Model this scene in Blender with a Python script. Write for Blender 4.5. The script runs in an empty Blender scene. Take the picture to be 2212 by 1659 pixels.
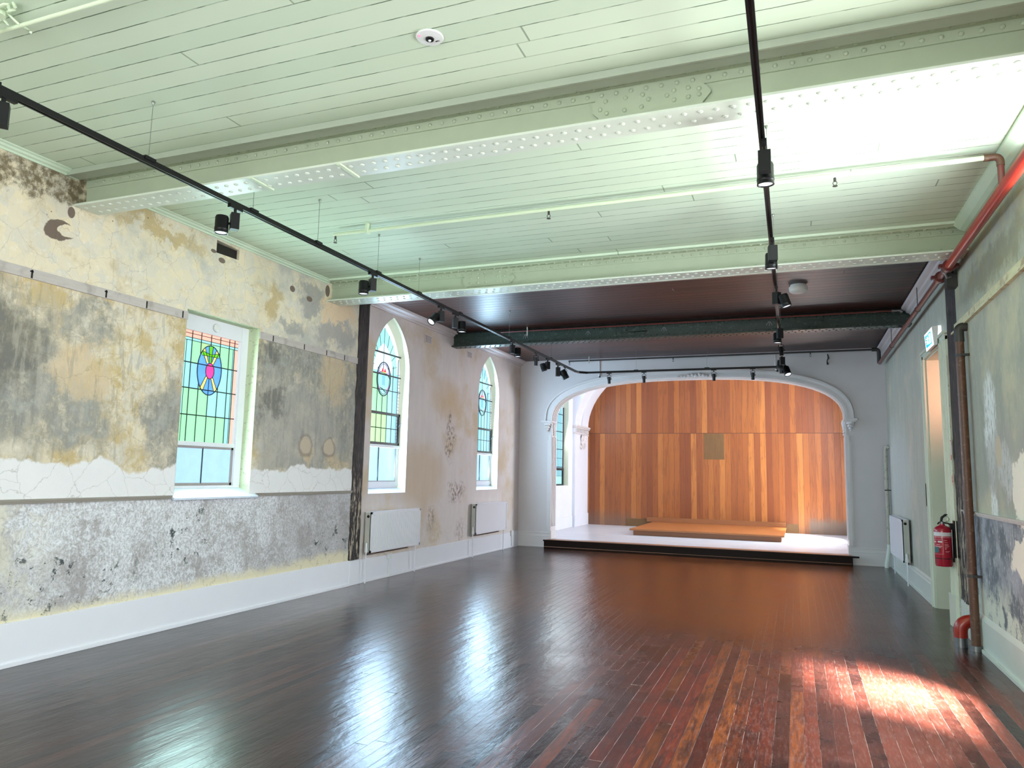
import bpy, bmesh, math, random
from mathutils import Vector, Matrix
random.seed(7)
S = bpy.context.scene
C = S.collection
PI = math.pi
XL, XR, D = -5.865, 1.627, 15.54      # left wall, right wall, arch wall
ZC = 4.15                             # ceiling
YB = -1.6                             # wall behind the viewer
PY = 9.0                              # where the old partition stood

# ------------------------------------------------------------------ mesh helpers
class MB:
    def __init__(s): s.v = []; s.f = []; s.m = []
    def add(s, vs, fs, mi=0):
        n = len(s.v); s.v += [tuple(a) for a in vs]
        s.f += [tuple(n + i for i in f) for f in fs]; s.m += [mi] * len(fs); return s
    def box(s, x0, y0, z0, x1, y1, z1, mi=0):
        x0, x1 = min(x0, x1), max(x0, x1); y0, y1 = min(y0, y1), max(y0, y1); z0, z1 = min(z0, z1), max(z0, z1)
        return s.add([(x0,y0,z0),(x1,y0,z0),(x1,y1,z0),(x0,y1,z0),(x0,y0,z1),(x1,y0,z1),(x1,y1,z1),(x0,y1,z1)],
                     [(0,3,2,1),(4,5,6,7),(0,1,5,4),(1,2,6,5),(2,3,7,6),(3,0,4,7)], mi)
    def prism(s, pts, axis, a, b, mi=0):
        """pts: 2D outline in the two other axes (cyclic order x,y,z without axis), extruded from a to b along axis"""
        def P(p, t):
            return {'x': (t, p[0], p[1]), 'y': (p[0], t, p[1]), 'z': (p[0], p[1], t)}[axis]
        n = len(pts)
        return s.add([P(p, a) for p in pts] + [P(p, b) for p in pts],
                     [tuple(range(n))[::-1], tuple(range(n, 2*n))] + [(i, (i+1) % n, n+(i+1) % n, n+i) for i in range(n)], mi)
    def strip(s, A, B, axis, a, b, mi=0):
        """band between outlines A and B (same length, open), extruded along axis"""
        for i in range(len(A)-1):
            s.prism([A[i], A[i+1], B[i+1], B[i]], axis, a, b, mi)
        return s
    def tube(s, path, r, seg=12, mi=0, cap=True):
        path = [Vector(p) for p in path]; n = len(path); rs = r if isinstance(r, (list, tuple)) else [r]*n
        t0 = (path[1]-path[0]).normalized()
        up = Vector((0,0,1)) if abs(t0.z) < .9 else Vector((1,0,0))
        side = t0.cross(up).normalized(); vs = []
        for i in range(n):
            if i == 0: t = t0
            elif i == n-1: t = (path[i]-path[i-1]).normalized()
            else: t = ((path[i]-path[i-1]).normalized() + (path[i+1]-path[i]).normalized()).normalized()
            side = (side - t*side.dot(t)).normalized(); u = side.cross(t)
            vs += [path[i] + (side*math.cos(2*PI*k/seg) + u*math.sin(2*PI*k/seg))*rs[i] for k in range(seg)]
        fs = [(i*seg+k, i*seg+(k+1) % seg, (i+1)*seg+(k+1) % seg, (i+1)*seg+k) for i in range(n-1) for k in range(seg)]
        if cap: fs += [tuple(range(seg))[::-1], tuple(range((n-1)*seg, n*seg))]
        return s.add(vs, fs, mi)
    def dome(s, c, nrm, r, h, mi=0, seg=8):
        c = Vector(c); nrm = Vector(nrm).normalized()
        a = nrm.orthogonal().normalized(); b = nrm.cross(a); vs = []
        for rr, hh in ((1, 0), (.93, .45), (.6, .85)):
            vs += [c + (a*math.cos(2*PI*k/seg) + b*math.sin(2*PI*k/seg))*r*rr + nrm*h*hh for k in range(seg)]
        vs.append(c + nrm*h)
        fs = [(j*seg+k, j*seg+(k+1) % seg, (j+1)*seg+(k+1) % seg, (j+1)*seg+k) for j in range(2) for k in range(seg)]
        fs += [(2*seg+k, 2*seg+(k+1) % seg, 3*seg) for k in range(seg)]
        return s.add(vs, fs, mi)
    def lathe(s, prof, c=(0,0,0), seg=24, mi=0):
        vs = [(c[0]+r*math.cos(2*PI*k/seg), c[1]+r*math.sin(2*PI*k/seg), c[2]+z) for r, z in prof for k in range(seg)]
        n = len(prof)
        fs = [(i*seg+k, i*seg+(k+1) % seg, (i+1)*seg+(k+1) % seg, (i+1)*seg+k) for i in range(n-1) for k in range(seg)]
        fs += [tuple(range(seg))[::-1], tuple(range((n-1)*seg, n*seg))]
        return s.add(vs, fs, mi)
    def xf(s, M):
        s.v = [tuple(M @ Vector(v)) for v in s.v]; return s
    def build(s, name, mat, parent=None, smooth=False, off=None, bevel=0):
        me = bpy.data.meshes.new(name)
        o = Vector(off) if off else Vector((0,0,0))
        me.from_pydata([tuple(Vector(v)-o) for v in s.v], [], s.f)
        mats = mat if isinstance(mat, (list, tuple)) else [mat]
        for m in mats: me.materials.append(m)
        for p, mi in zip(me.polygons, s.m): p.material_index = mi
        bm = bmesh.new(); bm.from_mesh(me)
        bmesh.ops.recalc_face_normals(bm, faces=bm.faces)
        bm.to_mesh(me); bm.free()
        ob = bpy.data.objects.new(name, me); C.objects.link(ob)
        if parent: ob.parent = parent
        elif off: ob.location = o
        if smooth:
            for p in me.polygons: p.use_smooth = True
            try: me.set_sharp_from_angle(angle=math.radians(38))
            except Exception: pass
        if bevel:
            b = ob.modifiers.new('bevel', 'BEVEL'); b.width = bevel; b.segments = 2; b.limit_method = 'ANGLE'
        return ob

def tag(o, label=None, cat=None, group=None, kind=None):
    if label: o['label'] = label
    if cat: o['category'] = cat
    if group: o['group'] = group
    if kind: o['kind'] = kind
    return o
def thing(name, loc, label, cat, group=None, kind=None, rz=0):
    o = bpy.data.objects.new(name, None); C.objects.link(o); o.location = loc; o.rotation_euler = (0, 0, rz)
    o.empty_display_size = .1
    return tag(o, label, cat, group, kind)
def struct(o, label=None, cat=None): return tag(o, label, cat, None, 'structure')
def boolean(o, cutters):
    for c in cutters:
        m = o.modifiers.new('cut', 'BOOLEAN'); m.object = c; m.operation = 'DIFFERENCE'; m.solver = 'EXACT'
    dg = bpy.context.evaluated_depsgraph_get(); dg.update()
    me = bpy.data.meshes.new_from_object(o.evaluated_get(dg))
    o.modifiers.clear(); old = o.data; nm = old.name; o.data = me; bpy.data.meshes.remove(old); me.name = nm
    for c in cutters:
        d = c.data; bpy.data.objects.remove(c); bpy.data.meshes.remove(d)
    return o

# ------------------------------------------------------------------ material helpers
class G:
    def __init__(s, name):
        s.mat = bpy.data.materials.new(name); s.mat.use_nodes = True; s.t = s.mat.node_tree
        s.b = s.t.nodes['Principled BSDF']; s.co = s.n('ShaderNodeTexCoord').outputs['Object']
    def n(s, typ, **k):
        nd = s.t.nodes.new(typ)
        for a, v in k.items(): setattr(nd, a, v)
        return nd
    def link(s, a, b):
        if hasattr(a, 'is_output') or isinstance(a, bpy.types.NodeSocket): s.t.links.new(a, b)
        else:
            if b.type == 'RGBA' and isinstance(a, tuple) and len(a) == 3: a = a + (1,)
            if b.type == 'VECTOR' and not hasattr(a, '__len__'): a = (a, a, a)
            b.default_value = a
    def m(s, op, a, b=0., c=None, clamp=False):
        nd = s.n('ShaderNodeMath', operation=op, use_clamp=clamp)
        s.link(a, nd.inputs[0]); s.link(b, nd.inputs[1])
        if c is not None: s.link(c, nd.inputs[2])
        return nd.outputs[0]
    def vm(s, op, a, b):
        nd = s.n('ShaderNodeVectorMath', operation=op); s.link(a, nd.inputs[0]); s.link(b, nd.inputs[1]); return nd.outputs[0]
    def mix(s, f, a, b, mode='MIX'):
        nd = s.n('ShaderNodeMix', data_type='RGBA', blend_type=mode)
        s.link(f, nd.inputs[0]); s.link(a, nd.inputs[6]); s.link(b, nd.inputs[7]); return nd.outputs[2]
    def noise(s, vec, scale, detail=4, rough=.55, dist=0., out='Fac'):
        nd = s.n('ShaderNodeTexNoise'); s.link(vec, nd.inputs['Vector'])
        nd.inputs['Scale'].default_value = scale; nd.inputs['Detail'].default_value = detail
        nd.inputs['Roughness'].default_value = rough; nd.inputs['Distortion'].default_value = dist
        return nd.outputs[out]
    def vor(s, vec, scale, feature='F1', out='Distance'):
        nd = s.n('ShaderNodeTexVoronoi', feature=feature); s.link(vec, nd.inputs['Vector']); nd.inputs['Scale'].default_value = scale
        return nd.outputs[out]
    def white(s, vec):
        nd = s.n('ShaderNodeTexWhiteNoise'); s.link(vec, nd.inputs['Vector']); return nd.outputs['Value']
    def sep(s, v):
        nd = s.n('ShaderNodeSeparateXYZ'); s.link(v, nd.inputs[0]); return nd.outputs
    def comb(s, x, y, z):
        nd = s.n('ShaderNodeCombineXYZ')
        for a, i in zip((x, y, z), nd.inputs): s.link(a, i)
        return nd.outputs[0]
    def scale(s, v, xyz): return s.vm('MULTIPLY', v, xyz)
    def ss(s, x, a, b):
        nd = s.n('ShaderNodeMapRange', interpolation_type='SMOOTHSTEP')
        s.link(x, nd.inputs[0]); nd.inputs[1].default_value = min(a, b); nd.inputs[2].default_value = max(a, b)
        nd.inputs[3].default_value = 0 if a < b else 1; nd.inputs[4].default_value = 1 if a < b else 0
        return nd.outputs[0]
    def blob(s, u, v, cu, cv, ru, rv, soft=.5):
        """1 inside an ellipse, 0 outside"""
        a = s.m('MULTIPLY', s.m('SUBTRACT', u, cu), 1/ru); b = s.m('MULTIPLY', s.m('SUBTRACT', v, cv), 1/rv)
        d = s.m('SQRT', s.m('ADD', s.m('MULTIPLY', a, a), s.m('MULTIPLY', b, b)))
        return s.ss(d, 1+soft/2, 1-soft/2)
    def any(s, *a):
        r = a[0]
        for x in a[1:]: r = s.m('MAXIMUM', r, x)
        return r
    def bump(s, h, strength=.3, dist=.01):
        nd = s.n('ShaderNodeBump'); nd.inputs['Strength'].default_value = strength; nd.inputs['Distance'].default_value = dist
        s.link(h, nd.inputs['Height']); s.t.links.new(nd.outputs[0], s.b.inputs['Normal']); return s
    def out(s, col, rough=.5, metal=0., spec=.5, coat=0.):
        s.link(col, s.b.inputs['Base Color']); s.link(rough, s.b.inputs['Roughness']); s.link(metal, s.b.inputs['Metallic'])
        s.b.inputs['Specular IOR Level'].default_value = spec; s.b.inputs['Coat Weight'].default_value = coat
        return s.mat

def simple(name, col, rough=.5, metal=0., var=.12, sc=12., bump=.0, spec=.5):
    g = G(name); n = g.noise(g.co, sc, 5)
    c = g.mix(n, tuple(max(0, k*(1-var)) for k in col), tuple(min(1, k*(1+var)) for k in col))
    if bump: g.bump(n, bump, .004)
    return g.out(c, rough, metal, spec)
def emit(name, col, st, tex=0.):
    if name.startswith('glass_'): st *= 2.2; col = tuple(k**2.0 for k in col)
    g = G(name)
    c = g.mix(g.noise(g.co, 9, 3), tuple(k*(1-tex) for k in col), tuple(min(1.2, k*(1+tex)) for k in col)) if tex else col + (1,)
    g.link(c, g.b.inputs['Emission Color']); g.b.inputs['Emission Strength'].default_value = st
    return g.out(tuple(k*.3 for k in col), .25)

# ---- left plaster (old, before the post)
def plaster_left():
    g = G('plaster_flaking'); P = g.co
    dn = g.noise(P, 3.2, 6, .6, out='Color'); Pd = g.vm('ADD', P, g.scale(g.vm('SUBTRACT', dn, (.5,.5,.5)), (.20,.20,.20)))
    X, Y, Z = g.sep(P)[:3]; xd, yd, zd = g.sep(Pd)[:3]
    nb = g.noise(P, .9, 8, .68); nm = g.noise(Pd, 4.2, 10, .72); nf = g.noise(P, 17, 8, .65)
    vf = g.vor(Pd, 10, out='Color'); vfac = g.sep(vf)[0]
    db = g.noise(P, 2.6, 12, .72, out='Color'); Pb = g.vm('ADD', P, g.scale(g.vm('SUBTRACT', db, (.5,.5,.5)), (1.1,1.1,1.1))); yb, zb = g.sep(Pb)[1], g.sep(Pb)[2]
    cream = g.mix(vfac, (.80,.71,.52), (.70,.66,.56)); cream = g.mix(g.ss(nm, .5, .72), cream, (.62,.52,.34))
    cream = g.mix(g.m('MULTIPLY', g.ss(nf, .55, .7), .5), cream, (.86,.83,.76))
    # above the picture rail: chalky, mottled, a few brown patches
    up = g.mix(g.ss(nb, .5, .66), cream, (.52,.52,.47))
    tan = (.60,.47,.24)
    mid = g.mix(g.ss(nm, .42, .6), cream, tan)
    grey = g.mix(g.ss(nm, .35, .7), (.21,.21,.19), (.42,.42,.385)); grey = g.mix(g.ss(nf, .5, .75), grey, (.52,.50,.42))
    gm = g.any(g.blob(yb, zb, 3.7, 2.35, .75, .75, .7), g.blob(yb, zb, 4.5, 2.05, .4, .35, .8),
               g.blob(yb, zb, 5.55, 1.95, .32, .55, .6), g.blob(yb, zb, 4.6, 2.85, .35, .18, .8), g.blob(yb, zb, 7.85, 2.5, 1.25, .95, .35))
    gm = g.m('MULTIPLY', gm, g.ss(g.m('ADD', g.m('MULTIPLY', nb, .35), g.m('MULTIPLY', nm, .65)), .36, .56))
    mid = g.mix(gm, mid, grey)
    # right of the window the grey wash is general, with buff showing through
    rt = g.m('MULTIPLY', g.ss(Y, 6.8, 7.0), g.ss(nb, .60, .42)); mid = g.mix(g.m('MULTIPLY', rt, .75), mid, (.40,.39,.36))
    dark = g.any(g.blob(yb, zb, 7.1, 2.42, .17, .18, .9), g.blob(yb, zb, 7.0, 3.0, .2, .14, .9), g.blob(yb, zb, 3.85, 2.5, .35, .35, 1.))
    mid = g.mix(g.m('MULTIPLY', dark, .7), mid, (.12,.12,.11))
    buff = g.any(g.blob(yb, zb, 8.35, 2.85, .3, .3, .9), g.blob(yb, zb, 7.75, 1.75, .12, .1, .5), g.blob(yb, zb, 8.35, 1.73, .2, .1, .5),
                 g.blob(yb, zb, 4.6, 2.45, .3, .22, .6))
    mid = g.mix(g.m('MULTIPLY', buff, .75), mid, (.66,.52,.33))
    vst = g.noise(g.scale(P, (1,3,.6)), 5, 8, .7); mid = g.mix(g.m('MULTIPLY', g.ss(vst, .5, .62), .35), mid, (.55,.50,.42)); mid = g.mix(g.m('MULTIPLY', g.ss(vst, .48, .36), .35), mid, (.20,.20,.19))
    # two round plaster plugs
    for cy in (7.78, 8.29):
        ring = g.m('SUBTRACT', g.blob(yd, zd, cy, 1.89, .155, .14, .25), g.blob(yd, zd, cy, 1.9, .12, .105, .25), clamp=True)
        mid = g.mix(g.blob(Y, Z, cy, 1.9, .13, .115, .2), mid, (.56,.48,.37)); mid = g.mix(g.m('MULTIPLY', ring, .6), mid, (.25,.20,.17))
    col = g.mix(g.ss(zd, 3.12, 3.2), mid, up)
    hi = g.blob(yb, zb, 3.9, 4.0, .75, .2, .5); col = g.mix(g.m('MULTIPLY', hi, g.ss(nf, .3, .6)), col, (.20,.16,.10))
    hi2 = g.any(g.blob(yb, zb, 8.3, 3.42, .42, .22, .6), g.blob(yb, zb, 7.75, 3.85, .3, .2, .5), g.blob(yb, zb, 7.45, 3.4, .16, .1, .7))
    col = g.mix(g.m('MULTIPLY', hi2, .75), col, (.34,.34,.33))
    col = g.mix(g.blob(yb, zb, 8.35, 3.78, .35, .18, .4), col, (.78,.62,.42))
    col = g.mix(g.m('MULTIPLY', g.any(g.blob(yb, zb, 5.3, 3.95, .5, .1, .8), g.blob(yb, zb, 7.0, 3.6, .14, .22, .8)), .7), col, (.50,.36,.14))
    bare = g.any(g.m('SUBTRACT', g.blob(yd, zd, 4.24, 3.60, .15, .10, .1), g.blob(yd, zd, 4.31, 3.61, .09, .06, .1), clamp=True),
                 g.blob(Y, Z, 4.33, 3.79, .035, .05, .1), g.blob(Y, Z, 6.13, 3.87, .05, .03, .1), g.blob(Y, Z, 7.7, 3.8, .06, .035, .1),
                 g.blob(Y, Z, 8.08, 4.0, .05, .08, .1), g.blob(Y, Z, 7.35, 3.85, .05, .04, .1), g.blob(Y, Z, 6.0, 3.94, .04, .02, .1))
    col = g.mix(bare, col, (.19,.145,.115))
    sp = g.m('MULTIPLY', g.ss(g.vor(P, 7.5), .06, .04), g.ss(Z, 3.6, 3.8)); col = g.mix(sp, col, (.12,.08,.06))
    # white skim coat over the dado rail
    e = g.m('ADD', g.m('MULTIPLY', g.noise(g.scale(P, (0,1.6,0)), 1.0, 3), .5), g.m('MULTIPLY', g.m('SUBTRACT', nm, .5), .22))
    band = g.ss(g.m('SUBTRACT', g.m('ADD', e, 1.37), Z), 0, .03)
    col = g.mix(band, col, g.mix(nm, (.80,.80,.82), (.90,.89,.88)))
    # dado
    n4 = g.noise(g.scale(Pd, (1,1.3,1)), 34, 10, .75); n5 = g.noise(Pb, 2.2, 10, .7); d0 = g.mix(g.ss(n5, .36, .62), (.43,.41,.405), (.70,.71,.73)); d0 = g.mix(g.m('MULTIPLY', g.ss(n4, .46, .60), g.ss(n5, .34, .56)), d0, (.88,.90,.94)); d0 = g.mix(g.m('MULTIPLY', g.ss(n4, .50, .38), .45), d0, (.26,.25,.25)); d0 = g.mix(g.m('MULTIPLY', g.ss(Y, 6.8, 7.8), .45), d0, (.40,.375,.375))
    d0 = g.mix(g.m('MULTIPLY', g.ss(nb, .54, .66), .4), d0, (.42,.40,.39))
    d0 = g.mix(g.m('MULTIPLY', g.ss(Y, 4.7, 3.6), g.ss(nm, .4, .55)), d0, (.78,.76,.62))
    d0 = g.mix(g.ss(g.m('ADD', zd, g.m('MULTIPLY', Y, -.02)), .36, .24), d0, (.80,.74,.54))
    fl = g.m('MULTIPLY', g.ss(g.noise(Pd, 7, 9, .75), .57, .60), g.any(g.blob(Y, Z, 4.3, .62, 1.0, .28, .8), g.blob(Y, Z, 5.9, .95, .35, .4, .8), g.blob(Y, Z, 8.4, .72, .5, .3, .9)))
    d0 = g.mix(fl, d0, (.085,.10,.10))
    col = g.mix(g.ss(Z, 1.30, 1.29), col, d0)
    ck = g.m('MULTIPLY', g.ss(g.vor(Pd, 3.4, 'DISTANCE_TO_EDGE'), .012, .0), .35); col = g.mix(ck, col, (.25,.21,.16))
    g.bump(g.m('ADD', g.m('ADD', g.m('MULTIPLY', nm, 1.2), nf), g.m('MULTIPLY', vfac, .35)), .6, .014)
    return g.out(col, .85, spec=.25)

def plaster_rear():
    g = G('plaster_bare_pink'); P = g.co
    dn = g.noise(P, 3, 6, .6, out='Color'); Pd = g.vm('ADD', P, g.scale(g.vm('SUBTRACT', dn, (.5,.5,.5)), (.5,.5,.5)))
    X, Y, Z = g.sep(P)[:3]; xd, yd, zd = g.sep(Pd)[:3]
    st = g.noise(g.scale(P, (1,2.2,.7)), 2.2, 8, .65); nf = g.noise(P, 14, 7, .6); nb = g.noise(P, .8, 5, .6)
    c = g.mix(st, (.60,.53,.51), (.80,.73,.70)); c = g.mix(g.ss(nb, .46, .62), c, (.62,.50,.36))
    c = g.mix(g.m('MULTIPLY', g.ss(nf, .55, .7), .35), c, (.70,.66,.62))
    w = g.any(g.blob(yd, zd, 11.8, 2.9, .6, .35, .9), g.blob(yd, zd, 10.9, 1.5, .8, .55, .9)); c = g.mix(g.m('MULTIPLY', w, .55), c, (.58,.42,.25))
    s = g.m('MULTIPLY', g.any(g.blob(yd, zd, 12.3, 1.25, .3, .16, .9), g.blob(yd, zd, 11.3, .75, .16, .22, .9), g.blob(yd, zd, 12.5, .5, .2, .2, .9), g.blob(yd, zd, 12.0, 2.15, .2, .3, .9), g.blob(yd, zd, 11.9, 2.5, .1, .2, .9)), g.ss(nf, .42, .62))
    c = g.mix(g.m('MULTIPLY', s, .85), c, (.23,.16,.13))
    lo = g.m('MULTIPLY', g.ss(zd, .95, .5), g.ss(nf, .4, .6)); c = g.mix(g.m('MULTIPLY', lo, .5), c, (.72,.68,.63))
    g.bump(g.m('ADD', st, nf), .25, .006)
    return g.out(c, .85, spec=.25)

def plaster_right():
    g = G('plaster_greenish_grey'); P = g.co
    dn = g.noise(P, 3, 10, .7, out='Color'); Pd = g.vm('ADD', P, g.scale(g.vm('SUBTRACT', dn, (.5,.5,.5)), (.45,.45,.6)))
    X, Y, Z = g.sep(P)[:3]; xd, yd, zd = g.sep(Pd)[:3]
    st = g.noise(g.scale(P, (1,2.5,.5)), 2.6, 8, .65); nm = g.noise(Pd, 4, 8, .62); nf = g.noise(g.scale(P, (1,1.6,.6)), 16, 7, .65); nb = g.noise(P, 1.0, 5, .6)
    c = g.mix(st, (.25,.265,.22), (.48,.48,.42)); c = g.mix(g.m('MULTIPLY', g.ss(nb, .50, .66), .7), c, (.56,.53,.38)); c = g.mix(g.m('MULTIPLY', g.ss(nf, .55, .7), .5), c, (.60,.62,.54))
    c = g.mix(g.m('MULTIPLY', g.ss(zd, 3.25, 3.5), g.ss(nm, .4, .6)), c, (.42,.40,.27))
    c = g.mix(g.m('MULTIPLY', g.blob(yd, zd, 7.4, 3.5, 1.2, .16, .9), .6), c, (.16,.15,.11))
    wh = g.m('MULTIPLY', g.any(g.blob(yd, zd, 7.65, 2.1, .22, .45, .6), g.blob(yd, zd, 7.2, 1.7, .25, .2, .5), g.blob(yd, zd, 7.7, 1.45, .12, .2, .5)), g.ss(nf, .38, .5))
    c = g.mix(wh, c, (.72,.75,.74))
    c = g.mix(g.m('MULTIPLY', g.blob(yd, zd, 7.0, 1.75, 1.0, .28, .6), .55), c, (.36,.35,.33))
    c = g.mix(g.blob(Y, Z, 7.42, 1.87, .10, .14, .3), c, (.55,.47,.36))
    dd = g.mix(g.ss(nm, .38, .62), (.15,.17,.19), (.34,.36,.40)); dd = g.mix(g.ss(nf, .55, .66), dd, (.55,.57,.56))
    dd = g.mix(g.m('MULTIPLY', g.ss(zd, .75, .45), g.ss(nm, .4, .5)), dd, (.62,.64,.54))
    c = g.mix(g.ss(Z, 1.31, 1.30), c, dd)
    big = g.any(g.blob(yd, zd, 6.75, 1.5, .28, .3, .15), g.blob(yd, zd, 6.9, 1.0, .35, .16, .15)); c = g.mix(big, c, (.80,.76,.66))
    g.bump(g.m('ADD', g.m('MULTIPLY', nm, 1.2), nf), .4, .01)
    return g.out(c, .8, spec=.25)

def plaster_right_rear():
    g = G('plaster_streaked_grey'); P = g.co; Y = g.sep(P)[1]; Z = g.sep(P)[2]
    st = g.noise(g.scale(P, (1,2.4,.5)), 2.6, 8, .65); nf = g.noise(P, 12, 6, .6); nb = g.noise(P, 1.0, 4)
    c = g.mix(st, (.32,.335,.27), (.56,.58,.50)); c = g.mix(g.ss(nb, .5, .65), c, (.56,.52,.42))
    c = g.mix(g.m('MULTIPLY', g.blob(Y, Z, 14.4, 1.7, 1.6, .8, .9), .6), c, (.58,.62,.60))
    c = g.mix(g.m('MULTIPLY', g.ss(nf, .55, .7), .3), c, (.66,.67,.62))
    g.bump(g.m('ADD', st, nf), .22, .006)
    return g.out(c, .55, spec=.4)

def painted(name, a, b, rough=.5, sc=3., bump=.08, spec=.4):
    g = G(name); n = g.noise(g.co, sc, 6, .6); nf = g.noise(g.co, 60, 3)
    g.bump(g.m('ADD', n, nf), bump, .004)
    return g.out(g.mix(n, a, b), rough, spec=spec)

def floorboards():
    g = G('floor_stained_boards'); P = g.co; x, y, z = g.sep(P)[:3]; W = .0885
    r = g.m('DIVIDE', x, W); row = g.m('FLOOR', r); fx = g.m('SUBTRACT', r, row)
    rr = g.white(g.comb(row, 3.1, 0.)); ys = g.m('DIVIDE', g.m('ADD', y, g.m('MULTIPLY', rr, 9.)), 3.9); seg = g.m('FLOOR', ys); fy = g.m('SUBTRACT', ys, seg)
    rnd = g.white(g.comb(row, seg, 1.)); rnd2 = g.white(g.comb(row, seg, 7.))
    seam = g.any(g.ss(g.m('ABSOLUTE', g.m('SUBTRACT', fx, .5)), .478, .492), g.ss(g.m('ABSOLUTE', g.m('SUBTRACT', fy, .5)), .4988, .4996))
    grain = g.noise(g.scale(P, (26,2.2,1)), 1.6, 8, .65); blot = g.noise(P, 1.3, 6, .62); fine = g.noise(g.scale(P, (60,9,1)), 1., 6, .7)
    worn = g.m('MULTIPLY', g.ss(x, -2.6, -.3), g.ss(y, 8.6, 6.6))
    worn = g.m('MULTIPLY', worn, g.ss(g.m('ADD', g.m('MULTIPLY', blot, .75), g.m('MULTIPLY', rnd, .25)), .25, .62))
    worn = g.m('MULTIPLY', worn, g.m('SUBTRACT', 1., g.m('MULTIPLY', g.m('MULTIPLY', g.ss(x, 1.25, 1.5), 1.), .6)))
    dk = g.mix(rnd, (.010,.006,.0055), (.040,.013,.009)); dk = g.mix(g.m('MULTIPLY', g.ss(rnd2, .85, .95), .5), dk, (.085,.022,.010))
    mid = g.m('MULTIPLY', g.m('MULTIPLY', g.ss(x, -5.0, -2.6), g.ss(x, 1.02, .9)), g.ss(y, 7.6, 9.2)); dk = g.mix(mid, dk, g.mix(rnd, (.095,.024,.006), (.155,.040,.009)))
    red = g.mix(rnd, (.12,.016,.008), (.26,.038,.013)); red = g.mix(g.m('MULTIPLY', g.ss(rnd2, .84, .90), .8), red, (.48,.125,.018)); red = g.mix(g.m('MULTIPLY', g.ss(grain, .62, .40), .8), red, (.045,.012,.013)); red = g.mix(g.m('MULTIPLY', g.ss(g.noise(g.scale(P, (5,1.4,1)), 1.6, 9, .7), .50, .62), .75), red, (.030,.010,.010))
    sun_tint = g.m('MULTIPLY', g.ss(x, -.5, .6), g.ss(y, 7.6, 6.8)); red = g.mix(g.m('MULTIPLY', sun_tint, .5), red, (.42,.12,.08))  # boards lightened under the sun patch, its light painted into the red
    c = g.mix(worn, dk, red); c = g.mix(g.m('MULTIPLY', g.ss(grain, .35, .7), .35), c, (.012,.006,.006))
    scr = g.m('MULTIPLY', g.m('MULTIPLY', worn, g.ss(x, -1.6, .3)), g.ss(fine, .47, .66)); c = g.mix(g.m('MULTIPLY', scr, .45), c, (.36,.22,.20))
    c = g.mix(seam, c, g.mix(g.m('MULTIPLY', g.m('MULTIPLY', g.ss(x, -2.6, -1.2), g.ss(y, 7.8, 7.)), g.m('MULTIPLY', g.ss(rr, .1, .5), g.ss(g.noise(g.scale(P, (9,3,1)), 1.5, 6, .7), .42, .55))), (.004,.003,.003), (.48,.36,.32)))
    cross = g.ss(g.m('ABSOLUTE', g.m('SUBTRACT', y, 9.12)), .018, .008); c = g.mix(cross, c, (.006,.004,.004))
    h = g.m('ADD', g.m('MULTIPLY', grain, .45), g.m('MULTIPLY', g.noise(g.scale(P, (9,3.5,1)), 1., 5, .6), 1.5))
    h = g.m('ADD', h, g.m('MULTIPLY', fx, g.m('MULTIPLY', g.m('SUBTRACT', rnd, .5), .7))); h = g.m('SUBTRACT', h, g.m('MULTIPLY', seam, 1.5))
    g.bump(h, .35, .007)
    ro = g.m('ADD', .165, g.m('ADD', g.m('MULTIPLY', worn, .20), g.m('MULTIPLY', blot, .10)))
    g.b.inputs['IOR'].default_value = 1.5
    return g.out(c, ro, spec=.5)

def boards(name, a, b, seamc, W=.152, rough=.5, cr=1., spec=.4, gr=0., sw=0.):
    """ceiling lining boards running across the hall"""
    g = G(name); P = g.co; x, y, z = g.sep(P)[:3]
    wob = g.m('MULTIPLY', g.m('SUBTRACT', g.noise(g.scale(P, (2.5,1,1)), 1.5, 5, .7), .5), .010*cr)
    r = g.m('DIVIDE', g.m('ADD', y, wob), W); row = g.m('FLOOR', r); fy = g.m('SUBTRACT', r, row)
    rr = g.white(g.comb(row, 5.3, 0.)); xs = g.m('DIVIDE', g.m('ADD', x, g.m('MULTIPLY', rr, 17.)), 7.3); seg = g.m('FLOOR', xs); fx = g.m('SUBTRACT', xs, seg)
    rnd = g.white(g.comb(row, seg, 2.))
    ed = g.m('ABSOLUTE', g.m('SUBTRACT', fy, .5)); seam = g.ss(ed, .47-sw, .487-sw*.6); lip = g.m('SUBTRACT', g.ss(ed, .44, .47), seam, clamp=True)
    butt = g.ss(g.m('ABSOLUTE', g.m('SUBTRACT', fx, .5)), .4990, .4996)
    w = g.m('ADD', .35, g.m('MULTIPLY', g.ss(g.noise(g.scale(P, (3,1,1)), 1.8, 4), .4, .6), .65)) if cr else 1.
    c = g.mix(rnd, a, b)
    if gr: c = g.mix(g.m('MULTIPLY', g.ss(g.noise(g.scale(P, (1.5,30,1)), 2., 6), .4, .7), gr), c, tuple(k*.3 for k in a))
    c = g.mix(g.any(g.m('MULTIPLY', seam, w), g.m('MULTIPLY', butt, .6)), c, seamc)
    g.bump(g.m('ADD', g.m('MULTIPLY', g.any(seam, butt), -1.), g.m('MULTIPLY', rnd, .15)), .5, .006)
    return g.out(c, rough, spec=spec)

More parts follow.
